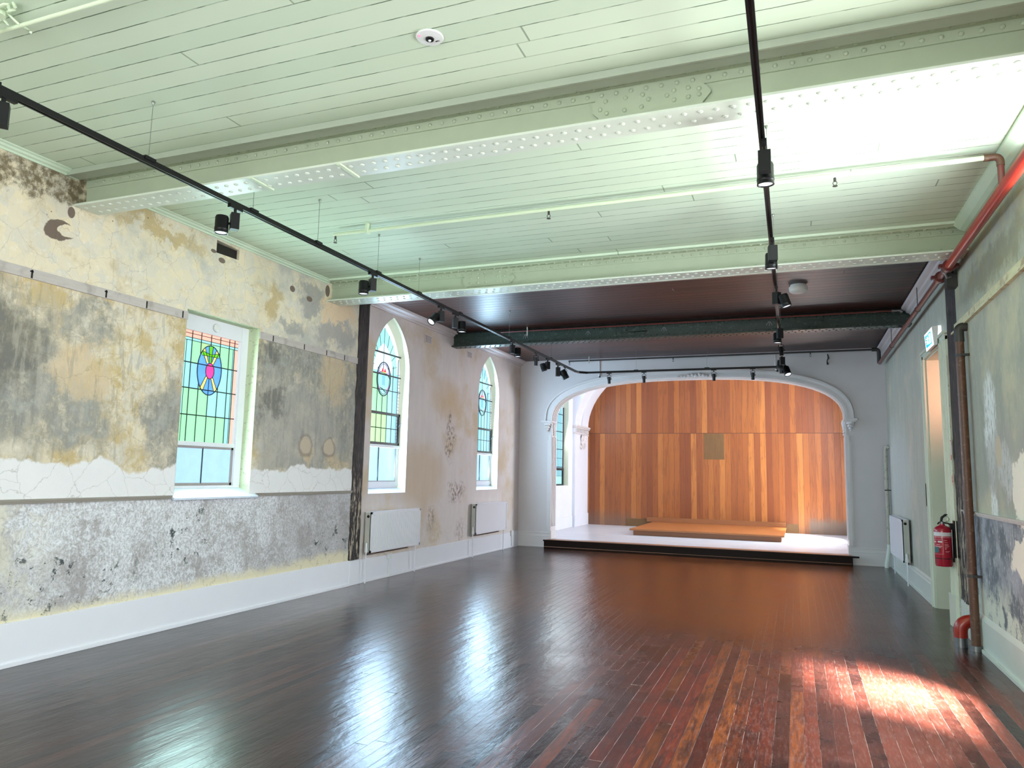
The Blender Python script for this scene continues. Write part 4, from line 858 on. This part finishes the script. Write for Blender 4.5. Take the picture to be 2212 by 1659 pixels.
MB().box(.07, -.03, .40, .145, .03, .47).box(.105, -.04, .10, .145, .04, .5).build('hanging_bracket', M['black'], t)

# ------------------------------------------------------------------ radiators
def radiator(side, y0, y1, label, valve_near=True, ribs=True):
    w = XL if side > 0 else XR; s = side; z0, z1 = (.425, 1.0) if side > 0 else (.345, 1.0); o = (w, (y0+y1)/2, z0)
    t = thing('panel_radiator', o, label, 'radiator', 'white panel radiators under the windows' if side > 0 else None, 'thing')
    n = int((y1-y0)/.033); b = MB(); xf_ = w+s*.135; pts = []
    if ribs:
        for i in range(n):
            ya = y0+.03+(y1-y0-.06)*i/n; yb = ya+(y1-y0-.06)/n; q = (yb-ya)
            pts += [(ya, 0), (ya+q*.3, .012), (ya+q*.7, .012)]
        pts.append((y1-.03, 0)); vs = []
        for yy, d in pts: vs += [(xf_+s*(d-.012), yy, z0+.03), (xf_+s*(d-.006), yy, z1-.03)]
        b.add(vs, [(2*i, 2*i+2, 2*i+3, 2*i+1) for i in range(len(pts)-1)])
    b.box(xf_-s*.008, y0, z0, xf_-s*.02, y1, z1).box(xf_, y0, z0, xf_-s*.02, y0+.03, z1).box(xf_, y1-.03, z0, xf_-s*.02, y1, z1).box(xf_, y0, z0, xf_-s*.02, y1, z0+.03).box(xf_, y0, z1-.03, xf_-s*.02, y1, z1)
    b.build('front_panel', M['rad'], t, off=o)
    MB().box(xf_-s*.02, y0, z0+.01, w+s*.035, y0+.006, z1-.005).build('side_panel', M['radc'], t, off=o)
    MB().box(xf_-s*.02, y1-.006, z0+.01, w+s*.035, y1, z1-.005).build('side_panel', M['radc'], t, off=o)
    MB().box(w+s*.035, y0+.01, z0, w+s*.05, y1-.01, z1-.02).build('rear_panel', M['rad'], t, off=o)
    g_ = MB().box(xf_-s*.02, y0, z1-.006, w+s*.035, y1, z1+.003); g_.build('top_grille', M['rad'], t, off=o)
    v = MB().tube([(w+s*.085, y0-.025, z0+.07), (w+s*.085, y0-.025, z0+.01)], .022, 12).tube([(w+s*.085, y0-.025, z0+.14), (w+s*.085, y0-.025, z0+.06)], .018, 12); v.build('valve', M['plate'], t, True, off=o)
    MB().dome((w+s*.085, y0-.002, z1-.06), (0,-1,0), .022, .018).build('vent_plug', M['black'], t, True, off=o)
    for yy in (y0-.025, y1-.06): MB().tube([(w+s*.085, yy, z0+.02), (w+s*.085, yy, .0)], .009, 8).build('feed_pipe', M['rad'], t, True, off=o)
    MB().tube([(w+s*.05, y0+.05, z0-.03), (w+s*.05, y1-.25, z0-.03)], .009, 8).build('return_pipe', M['brown'], t, True, off=o)
    for yy in (y0+.2, y1-.2): MB().box(w, yy, z0+.02, w+s*.035, yy+.03, z1-.05).build('wall_bracket', M['steel'], t, off=o)
radiator(1, 9.21, 10.70, 'ribbed white radiator under the arched window nearer the post')
radiator(1, 12.93, 14.52, 'smooth looking white radiator under the far arched window', ribs=False)
radiator(-1, 12.93, 14.58, 'white radiator on the right wall near the far corner', ribs=False)
# sockets
for (y, z, lb, z2) in ((9.93, .27, 'small white socket below the first radiator', .0), (15.10, .24, 'white double socket in the far left corner', .0)):
    t = thing('wall_socket', (XL+.02, y, z), lb, 'socket', 'white sockets on the left skirting', 'thing'); o = (XL+.02, y, z)
    MB().box(XL+.02, y-.06, z, XL+.05, y+.06, z+.075 if y < 12 else z+.12).build('face_plate', M['plate'], t, off=o, bevel=.004); MB().tube([(XL+.03, y, z), (XL+.03, y, 0.)], .011, 8).build('conduit', M['plate'], t, True, off=o)
# wall vents
for (y0, y1, z0, z1, lb) in ((10.88, 11.13, 3.79, 3.93, 'small louvred vent between the arched window and the rear girder'), (12.60, 12.82, 3.80, 3.92, 'small broken louvred vent just beyond the rear girder')):
    t = thing('wall_vent', (XL, y0, z0), lb, 'vent', 'louvred vents high on the left wall', 'thing'); o = (XL, y0, z0)
    MB().box(XL, y0, z0, XL+.006, y1, z1).build('back_plate', M['cornp'], t, off=o)
    b = MB()
    for i in range(5): b.box(XL+.004, y0+.03, z0+.015+i*(z1-z0-.02)/5, XL+.016, y1-.03, z0+.015+(i+.45)*(z1-z0-.02)/5)
    b.build('louvre', M['grey'], t, off=o)
struct(MB().box(XL-.279, 6.045, 3.94, XL-.03, 6.38, 4.055).build('wall_recess', M['dk']), 'dark rectangular hole high in the left wall', 'recess')

# ------------------------------------------------------------------ pipes
def bend(a, b, c, r, n=6):
    a, b, c = Vector(a), Vector(b), Vector(c); u = (a-b).normalized(); v = (c-b).normalized(); p0 = b+u*r; p1 = b+v*r
    return [tuple((1-t_)**2*p0+2*t_*(1-t_)*b+t_*t_*p1) for t_ in [i/n for i in range(n+1)]]
def sprinkler(t, x, y, z, o, name='sprinkler_head', mat='bk'):
    b = MB().tube([(x, y, z), (x, y, z-.035)], .011, 8).tube([(x-.011, y, z-.035), (x-.016, y, z-.05), (x-.004, y, z-.072)], .003, 6).tube([(x+.011, y, z-.035), (x+.016, y, z-.05), (x+.004, y, z-.072)], .003, 6)
    b.lathe([(.02, -.003), (.02, 0)], (x, y, z-.072), 12); b.build(name, M[mat], t, True, off=o)
# pale pipe between the pale girders
yp, zp = 6.29, 4.075; o = (-1.5, yp, zp); t = thing('sprinkler_pipe', o, 'pale painted sprinkler pipe crossing the ceiling between the two pale girders', 'pipe', 'ceiling sprinkler pipes', 'thing')
MB().tube([(-4.52, yp, zp), (1.42, yp, zp)], .020, 12).build('pipe_run', M['ppipe'], t, True, off=o)
MB().tube([(1.40, yp, zp)]+bend((1.40,yp,zp), (1.507,yp,zp), (1.507,yp,3.9), .05)+[(1.507, yp, 4.0)], .028, 12).build('elbow', M['brown'], t, True, off=o)
MB().tube([(1.507, yp, 4.02), (1.507, yp, 3.85)], .024, 12).build('drop_pipe', M['redd'], t, True, off=o)
for x in (-4.50, -2.12, .35): sprinkler(t, x, yp, zp-.015, o)
MB().box(-4.12, yp-.03, zp-.03, -4.09, yp+.03, ZC).build('hanger', M['ppipe'], t, off=o)
# pipe behind first section (top left of view)
yp, zp = 2.60, 4.09; o = (-2, yp, zp); t = thing('sprinkler_pipe', o, 'pale painted sprinkler pipe at the top left edge, before the nearest girder', 'pipe', 'ceiling sprinkler pipes', 'thing')
MB().tube([(-5.2, yp, zp), (1.5, yp, zp)], .012, 12).build('pipe_run', M['ppipe'], t, True, off=o)
t = thing('cable_fitting', (-4.13, 2.50, 4.1), 'tangle of pale cable ends hanging at the ceiling in the top left corner', 'cable', kind='thing')
b = MB(); rb = random.Random(4)
for i in range(6):
    p_ = [(0,0,.04)]
    for j in range(5): p_.append((p_[-1][0]+rb.uniform(-.06,.06), p_[-1][1]+rb.uniform(-.05,.05), max(-.08, min(.03, p_[-1][2]+rb.uniform(-.04,.03)))))
    b.tube(p_, .008, 6)
b.build('cable_loop', M['ppipe'], t, True); MB().lathe([(.04, .0), (.04, .05)], (0,0,0), 12).build('ceiling_rose', M['ppipe'], t)
# red pipe along the rear girder
yp, zp = 11.84, 4.085; o = (-1.5, yp, zp); t = thing('sprinkler_pipe', o, 'thin red sprinkler pipe running along the dark green girder', 'pipe', 'ceiling sprinkler pipes', 'thing')
MB().tube([(-4.95, yp, zp), (1.40, yp, zp)], .013, 8).build('pipe_run', M['redd'], t, True, off=o)
for x in (-4.90, -2.6, .42): sprinkler(t, x, yp, zp-.01, o)
MB().tube([(-4.35, yp-.02, 4.15), (-4.35, yp-.02, 4.0)], .012, 8).build('hanger', M['cpipe'], t, True, off=o)
MB().tube([(1.36, yp, zp), (1.46, yp, zp), (1.50, yp, zp-.03)], .026, 10).build('elbow', M['steel'], t, True, off=o)
# far dark pipe
yp, zp = 15.22, 4.065; o = (-1.5, yp, zp); t = thing('sprinkler_pipe', o, 'blackened pipe across the top of the arch wall', 'pipe', 'ceiling sprinkler pipes', 'thing')
MB().tube([(-4.62, yp, zp), (1.40, yp, zp)], .018, 10).build('pipe_run', M['bk'], t, True, off=o)
MB().tube([(1.38, yp, zp)]+bend((1.38,yp,zp), (1.50,yp,zp), (1.50,yp,3.8), .06)+[(1.50, yp, 3.80)], .036, 12).build('drop_pipe', M['bk'], t, True, off=o)
for x in (-4.60, -2.35, .30): sprinkler(t, x, yp, zp-.012, o)
MB().tube([(-4.15, yp-.03, 4.15), (-4.15, yp-.03, 4.0)], .010, 8).build('hanger', M['cpipe'], t, True, off=o)
# main red pipe
xp, zp = 1.507, 3.803; o = (xp, 7, zp); t = thing('fire_main_pipe', o, 'thick red fire main running along the top of the right wall', 'pipe', kind='thing')
MB().tube([(xp, YB, zp), (xp, 8.45, zp)], .045, 20).build('pipe_run', M['red'], t, True, off=o)
MB().tube([(xp, 8.45, zp), (xp, 9.0, zp)], .040, 16).tube([(xp, 9.0, zp), (xp, 15.2, zp)], .032, 16).build('pipe_run_rear', M['redd'], t, True, off=o)
for y in (8.42, 8.88):
    b = MB().tube([(xp, y-.035, zp), (xp, y+.035, zp)], .062, 16)
    for s in (-1, 1): b.box(xp+s*.05, y-.03, zp-.018, xp+s*.09, y+.03, zp+.018); b.tube([(xp+s*.075, y-.05, zp), (xp+s*.075, y+.05, zp)], .009, 6)
    b.build('coupling', M['redd'], t, True, off=o)
for y in (10.5, 13.3): MB().tube([(xp-.0, y, zp+.035), (xp, y, 4.14)], .005, 6).tube([(xp, y-.012, zp), (xp, y+.012, zp)], .037, 14).build('hanger', M['bk'], t, True, off=o)
MB().tube([(xp, 8.62, zp-.02), (xp+.02, 8.64, zp-.07), (xp+.06, 8.64, zp-.06)], .012, 8).tube([(xp, 8.55, zp), (xp, 8.6, zp)], .044, 14).build('drain_fitting', M['steel'], t, True, off=o)
MB().box(xp+.02, 8.66, zp-.16, XR, 8.80, zp-.02).build('wall_bracket', M['bk'], t, off=o)
# brown riser
xp, yp = 1.555, 8.36; o = (xp, yp, 0); t = thing('riser_pipe', o, 'rusty brown riser pipe standing against the right wall by the post', 'pipe', kind='thing')
MB().tube([(xp, yp, .0), (xp, yp, 3.04)], .040, 18).build('pipe_run', M['brown'], t, True, off=o)
MB().tube([(xp, yp, 3.0), (xp, yp, 3.06)]+bend((xp,yp,3.0), (xp,yp,3.15), (XR,yp,3.15), .05)+[(XR+.01, yp, 3.15)], .046, 16).build('elbow', M['bk'], t, True, off=o)
for z in (2.86, .70): MB().tube([(xp, yp, z-.015), (xp, yp, z+.015)], .045, 16).box(xp, yp-.06, z-.012, XR+.005, yp-.03, z+.012).build('pipe_clip', M['bk'], t, True, off=o)
MB().tube([(xp, yp, .0), (xp, yp, .05)], .055, 16).build('floor_collar', M['steel'], t, True, off=o)
xp, yp = 1.455, 8.50; o = (xp, yp, 0); t = thing('hydrant_elbow', o, 'bright red pipe elbow coming out of the floor beside the riser pipe', 'pipe', kind='thing')
MB().tube([(xp, yp, .09), (xp, yp, .12)]+bend((xp,yp,.1), (xp,yp,.25), (XR,yp,.25), .11, 8)+[(XR-.03, yp, .25)], .062, 18).build('elbow', M['red'], t, True, off=o)
MB().tube([(XR-.035, yp, .25), (XR+.005, yp, .25)], .085, 18).build('wall_flange', M['bk'], t, True, off=o)
MB().tube([(xp, yp, .0), (xp, yp, .10)], .056, 18).build('steel_sleeve', M['steel'], t, True, off=o)
# cream pipe in far right corner
xp, yp = 1.560, 15.44; o = (xp, yp, 0); t = thing('corner_pipe', o, 'old cream painted pipe in the far right corner with a white lower bend', 'pipe', kind='thing')
MB().tube([(XR+.0, yp-.04, 2.20), (1.60, yp-.02, 2.24), (1.575, yp, 2.22), (xp, yp, 2.14), (xp, yp, .40)], .034, 12).build('pipe_run', M['cpipe'], t, True, off=o)
MB().tube([(xp, yp, .42), (xp, yp, .36), (1.52, yp-.04, .14), (1.50, yp-.06, .06), (1.50, yp-.06, 0)], .036, 12).build('lower_bend', M['wpipe'], t, True, off=o)
for z in (1.42,): MB().box(xp-.04, yp-.04, z-.01, XR, yp-.02, z+.01).build('pipe_clip', M['bk'], t, off=o)
# white drops on the arch wall
for x, z0, lb in ((-4.00, 3.76, 'short white conduit drop on the arch wall, left of the arch crown'), (-.35, 3.77, 'short white conduit drop on the arch wall, right of the arch crown')):
    o = (x, D-.05, z0); t = thing('conduit_drop', o, lb, 'conduit', 'white conduit drops above the arch', 'thing')
    MB().tube([(x, D-.02, z0+.03), (x, D-.02, ZC-.04)], .012, 8).build('conduit', M['far'], t, True, off=o)
    MB().tube([(x, D, z0+.02), (x, D-.10, z0), (x+.03, D-.12, z0-.005)], .016, 8).build('nozzle', M['plate'], t, True, off=o)
    MB().lathe([(.014, -.045), (.02, -.03), (.01, 0)], (x+.03, D-.12, z0-.005), 10).build('nozzle_tip', M['bk'], t, True, off=o)
t = MB().tube([(.62, D-.02, 4.06), (.635, D-.03, 3.98), (.605, D-.02, 3.92), (.62, D-.03, 3.85)], [.010,.018,.008,.022], 8)
tag(t.build('hanging_cable_end', M['bk'], None, True, off=(.62, D-.02, 3.85)), 'blackened cable end hanging on the wall right of the arch', 'cable', kind='thing')

# ------------------------------------------------------------------ ceiling fittings
t = thing('emergency_light', (-1.955, 3.56, ZC), 'round white ceiling emergency light with a red indicator', 'ceiling light', kind='thing')
MB().lathe([(.078,0),(.082,-.006),(.078,-.012),(.05,-.016)], seg=32).build('disc', M['plate'], t, True)
MB().lathe([(.026,-.015),(.024,-.024),(.018,-.026)], seg=20).build('lens_ring', M['black'], t, True)
MB().lathe([(.009,-.026),(.006,-.032)], seg=12).build('lens', M['plate'], t, True)
MB().dome((-.045,-.045,-.013), (0,0,-1), .009, .006).build('indicator', M['led'], t, True)
MB().box(.02,.03,-.016,.045,.042,-.014).build('test_button', M['grey'], t)
t = thing('ceiling_light', (.075, 10.15, ZC), 'round white drum light on the dark rear ceiling', 'ceiling light', kind='thing')
MB().lathe([(.095,0),(.10,-.02),(.10,-.035)], seg=32).build('base', M['plate'], t, True); MB().lathe([(.115,-.03),(.118,-.045),(.112,-.085),(.09,-.105),(.05,-.11)], seg=32).build('diffuser', M['diff'], t, True)

# ------------------------------------------------------------------ track lighting
ZT = 3.69; TLX, TRX = -4.15, -.115; TRXF = -.21; TY = 14.58
tr = thing('lighting_track', (TLX, 8, ZT), 'black U shaped lighting track hung below the ceiling on wires', 'lighting track', kind='thing'); o = (TLX, 8, ZT)
def rail(p0, p1):
    p0, p1 = Vector(p0), Vector(p1); u = (p1-p0).normalized(); n_ = Vector((-u.y, u.x, 0)); b = MB(); h = .019
    for a0, a1, z0, z1 in ((-h, h, .008, .036), (-h, -.007, -.002, .008), (.007, h, -.002, .008)):
        vs = [p0+n_*a0+Vector((0,0,z0)), p0+n_*a1+Vector((0,0,z0)), p1+n_*a1+Vector((0,0,z0)), p1+n_*a0+Vector((0,0,z0))]
        vs += [v+Vector((0,0,z1-z0)) for v in vs]; b.add(vs, [(0,3,2,1),(4,5,6,7),(0,1,5,4),(1,2,6,5),(2,3,7,6),(3,0,4,7)])
    b.build('track_rail', M['black'], tr, off=o)
rail((TLX, YB, ZT), (-4.20, 14.3, ZT)); rail((-4.02, TY, ZT), (TRXF, TY+.05, ZT)); rail((TRX, YB, ZT), (TRXF, TY, ZT))
for p_ in (((-4.20, 14.28, ZT+.015), (-4.17, 14.45, ZT+.015), (-4.02, TY, ZT+.015)), ((TRXF-.06, TY+.05, ZT+.015), (TRXF, TY+.05, ZT+.015), (TRXF, TY-.08, ZT+.015))):
    MB().tube(p_, .024, 8).build('corner_joint', M['black'], tr, off=o)
for x, ys in ((TLX, (2.52, 3.60, 4.66, 5.55, 6.62, 7.55, 8.72, 10.55, 12.7)), (TRX, (5.36, 7.28, 9.3, 11.4, 13.0))):
    for y in ys:
        xx = x+(y/TY)*(-.05 if x < -1 else -.08)
        MB().tube([(xx, y, ZT+.04), (xx, y, ZC)], .0022, 6).lathe([(.006, -.025), (.012, -.012), (.012, 0)], (xx, y, ZC), 8).build('hanging_wire', M['wire'], tr, off=o)
        MB().box(xx-.024, y-.045, ZT+.02, xx+.024, y+.045, ZT+.046).build('wire_clip', M['black'], tr, off=o)
for x in (-3.0, -1.6):
    MB().tube([(x, TY+.02, ZT+.04), (x, TY+.02, ZC)], .0022, 6).build('hanging_wire', M['wire'], tr, off=o); MB().box(x-.045, TY-.002, ZT+.02, x+.045, TY+.046, ZT+.046).build('wire_clip', M['black'], tr, off=o)

def head_mb(tilt, az, c, r=.052, L=.13):
    return Matrix.Translation(c) @ Matrix.Rotation(az, 4, 'Z') @ Matrix.Rotation(tilt, 4, 'Y')
def spotA(x, y, label, rz=0., tilt=0., az=0., sc=1., off_=-.095):
    t = thing('track_spotlight', (x, y, ZT), label, 'spotlight', 'black spotlights on the ceiling track', 'thing'); t.scale = (sc,)*3; RZ = Matrix.Rotation(rz, 4, 'Z')
    MB().box(-.016, -.07, -.028, .016, .07, -.003).build('adapter', M['black'], t)
    MB().tube([(0,0,-.02), (0,0,-.065)], .012, 10).build('stem', M['black'], t, True)
    MB().box(-.033, -.038, -.195, .033, .038, -.06).xf(RZ).build('driver_box', M['blackm'], t, bevel=.003)
    Mx = RZ @ head_mb(tilt, az, (off_, 0, -.165))
    b = MB().lathe([(.02,.072),(.046,.066),(.052,.05),(.052,-.03),(.0535,-.032),(.0535,-.052),(.052,-.054),(.054,-.075),(.047,-.075),(.044,-.066)], seg=24).xf(Mx); b.build('lamp_head', M['black'], t, True)
    MB().lathe([(.043,-.068),(.043,-.066)], seg=24).xf(Mx).build('lens', M['lens'], t, True)
    MB().tube([(-.03,0,-.15), (off_, 0, -.15)], .011, 8).xf(RZ).build('pivot', M['black'], t, True)
    return t
def spotB(x, y, label, rz=0., tilt=.15, track=0.):
    t = thing('yoke_spotlight', (x, y, ZT), label, 'spotlight', 'black spotlights on the ceiling track', 'thing', rz=track); RZ = Matrix.Rotation(rz-track, 4, 'Z')
    MB().box(-.013, -.05, -.018, .013, .05, -.003).tube([(0,0,-.015),(0,0,-.045)], .009, 8).build('adapter', M['black'], t)
    b = MB()
    b.tube([(-.036,0,-.13),(-.038,0,-.065),(-.03,0,-.048),(.03,0,-.048),(.038,0,-.065),(.036,0,-.13)], .005, 8); b.xf(RZ).build('yoke', M['black'], t, True)
    Mx = RZ @ Matrix.Translation((0,0,-.135)) @ Matrix.Rotation(tilt, 4, 'X')
    MB().lathe([(.022,.055),(.030,.05),(.030,.01),(.033,.008),(.033,-.03),(.030,-.032),(.031,-.085),(.026,-.088)], seg=20).xf(Mx).build('lamp_can', M['black'], t, True)
    MB().tube([(.033,0,-.13),(.05,0,-.13)], .010, 8).xf(RZ).build('tilt_knob', M['black'], t, True)
    return t
lx = lambda y: TLX-.05*y/TY
rx = lambda y: TRX-.08*y/TY
spotA(lx(2.5), 2.60, 'black spotlight cut off by the left edge of the view, first on the left track', .9)
spotA(lx(4.5), 4.46, 'black spotlight on the left track above the nearest girder, aimed straight down', .9)
spotA(lx(6.5), 6.53, 'black spotlight on the left track between the two pale girders', .9)
spotA(lx(8.2), 8.16, 'black spotlight tilted toward the left wall, just past the second girder', .9, .75, .3)
spotA(lx(8.6), 8.58, 'black downward spotlight right next to the tilted one past the second girder', 3.9)
spotA(lx(10.7), 10.70, 'black spotlight on the left track in front of the dark green girder', 3.9)
spotB(lx(11.8), 11.85, 'slim yoke mounted spotlight hanging alone past the dark green girder, left track', .4)
spotA(lx(12.5), 12.50, 'black spotlight with pale lens, first of the cluster near the left corner of the track', .9, -.35)
t = spotA(lx(13.1), 13.12, 'bulky black spotlight tipped forward, middle of the cluster near the left track corner', 3.6, .5, 0, 1.25)
spotB(lx(13.6), 13.58, 'slim yoke mounted spotlight, last one before the left corner of the track', .4, .3)
spotA(rx(4.5), 4.62, 'large black spotlight on the right track, nearest the viewer', -1.57, .05)
spotA(rx(6.5), 6.62, 'black spotlight with ribbed collar, second on the right track', -1.4, .1)
spotA(rx(8.3), 8.35, 'black spotlight turned sideways on the right track beside the drum ceiling light', 2.6, .3, .6)
spotA(rx(10.4), 10.45, 'black spotlight on the right track in front of the dark green girder', -1.2)
spotB(rx(11.8), 11.80, 'yoke mounted spotlight on the right track just past the dark green girder', .2, -.2)
spotA(rx(12.9), 12.95, 'black spotlight on the right track, last but one before the corner', -1.2, .2)
spotA(rx(13.8), 13.80, 'black spotlight hanging at the right corner of the track, tipped sideways', 2.2, .5, 0, 1.15)
for x, lb in ((-3.56, 'yoke spotlight on the cross track, leftmost of the four over the arch'), (-2.84, 'yoke spotlight on the cross track, second from the left over the arch'), (-1.47, 'yoke spotlight on the cross track, third from the left over the arch'), (-.745, 'yoke spotlight on the cross track, rightmost of the four over the arch')):
    spotB(x, TY+.02, lb, 0, .18, PI/2)

# ------------------------------------------------------------------ lights
def area(name, loc, direc, sx, sy, power, col, spread=None):
    l = bpy.data.lights.new(name, 'AREA'); l.shape = 'RECTANGLE'; l.size = sx; l.size_y = sy; l.energy = power; l.color = col
    if spread: l.spread = spread
    o_ = bpy.data.objects.new(name, l); C.objects.link(o_); o_.location = loc; o_.rotation_euler = Vector(direc).to_track_quat('-Z', 'Y').to_euler(); return o_
DAY = (.92, .97, 1.); WARM = (1., .97, .86)
area('daylight_right_window', (XR+.45, 5.36, 2.5), (-1, .1, -.1), 1.3, 2.4, 280, (.85, .92, 1.))
area('daylight_right_window_near', (XR+.45, 1.8, 2.6), (-1, .25, -.05), 1.4, 2.4, 60, DAY)
area('daylight_back_window', (-3.95, YB-.35, 2.25), (.0, 1, .0), 1.25, 2.4, 150, DAY)  # added fill lamp behind the viewer, brightening the far wall
area('back_fill_b', (-1.35, YB-.35, 2.25), (.0, 1, .0), 1.25, 2.4, 150, DAY)  # second added fill lamp, also out of view
area('ground_bounce_right', (XR+2.2, 5.5, -.2), (-.75, .0, 1), 3.4, 6.5, 700, (.95, 1., .76), math.radians(140))
area('daylight_chancel_right', (CXR+.35, 18.2, 2.7), (-1, 0, -.12), 1.5, 2.7, 420, (.90, .94, 1.))
area('daylight_chancel_left', (CXL-.12, 18.2, 2.9), (1, -.1, -.2), 1.4, 2.4, 90, (.85, .95, 1.))
area('passage_lamp', (2.45, 10.05, 2.75), (-.75, .8, .02), .3, .8, 5, (1., .40, .25), math.radians(75))
area('daylight_stained_window', (XL-.10, 6.25, 2.25), (1, 0, -.05), .80, 1.6, 50, (.62, .95, .90))  # unseen lamp added inside the glass to strengthen the window's floor streak
area('daylight_arched_window', (XL-.12, 9.87, 2.5), (1, 0, -.05), .90, 2.2, 120, (.50, .74, 1.))  # added just inside the glass, unseen, for the streak on the floor
area('daylight_arched_window_far', (XL-.12, 13.75, 2.5), (1, 0, -.05), .90, 2.2, 120, (.50, .76, 1.))  # likewise an added unseen lamp, inside the far arched glass
sun = bpy.data.lights.new('sun', 'SUN'); sun.energy = 110; sun.angle = math.radians(13); sun.color = (1., .93, .84)
so = bpy.data.objects.new('sun', sun); C.objects.link(so)
so.rotation_euler = Vector((-.42, .42, -1.)).to_track_quat('-Z', 'Y').to_euler()
w = bpy.data.worlds.new('World'); S.world = w; w.use_nodes = True
wt = w.node_tree; bg = wt.nodes['Background']; bg.inputs['Color'].default_value = (.80, .90, 1., 1); bg.inputs['Strength'].default_value = 1.2

# ------------------------------------------------------------------ camera
f, yaw, pitch, roll, H = 1575.71, .3725, .1216, .0197, 1.6
cam = bpy.data.cameras.new('camera'); cam.sensor_width = 36; cam.sensor_fit = 'HORIZONTAL'; cam.lens = 36*f/2212; cam.clip_start = .05; cam.clip_end = 200
co_ = bpy.data.objects.new('camera', cam); C.objects.link(co_)
cy_, sy_, cp_, sp_ = math.cos(yaw), math.sin(yaw), math.cos(pitch), math.sin(pitch)
fw = Vector((-sy_*cp_, cy_*cp_, sp_)); r_ = Vector((cy_, sy_, 0)); u_ = r_.cross(fw)
c_, s_ = math.cos(roll), math.sin(roll); R_ = c_*r_+s_*u_; U_ = -s_*r_+c_*u_
mtx = Matrix((R_, U_, -fw)).transposed().to_4x4(); mtx.translation = (0, 0, H); co_.matrix_world = mtx
S.camera = co_
S.view_settings.view_transform = 'Standard'; S.view_settings.look = 'None'; S.view_settings.gamma = 1; S.view_settings.exposure = 0
S.view_settings.use_curve_mapping = False
S.cycles.max_bounces = 8; S.cycles.diffuse_bounces = 5; S.cycles.glossy_bounces = 4; S.cycles.sample_clamp_indirect = 6
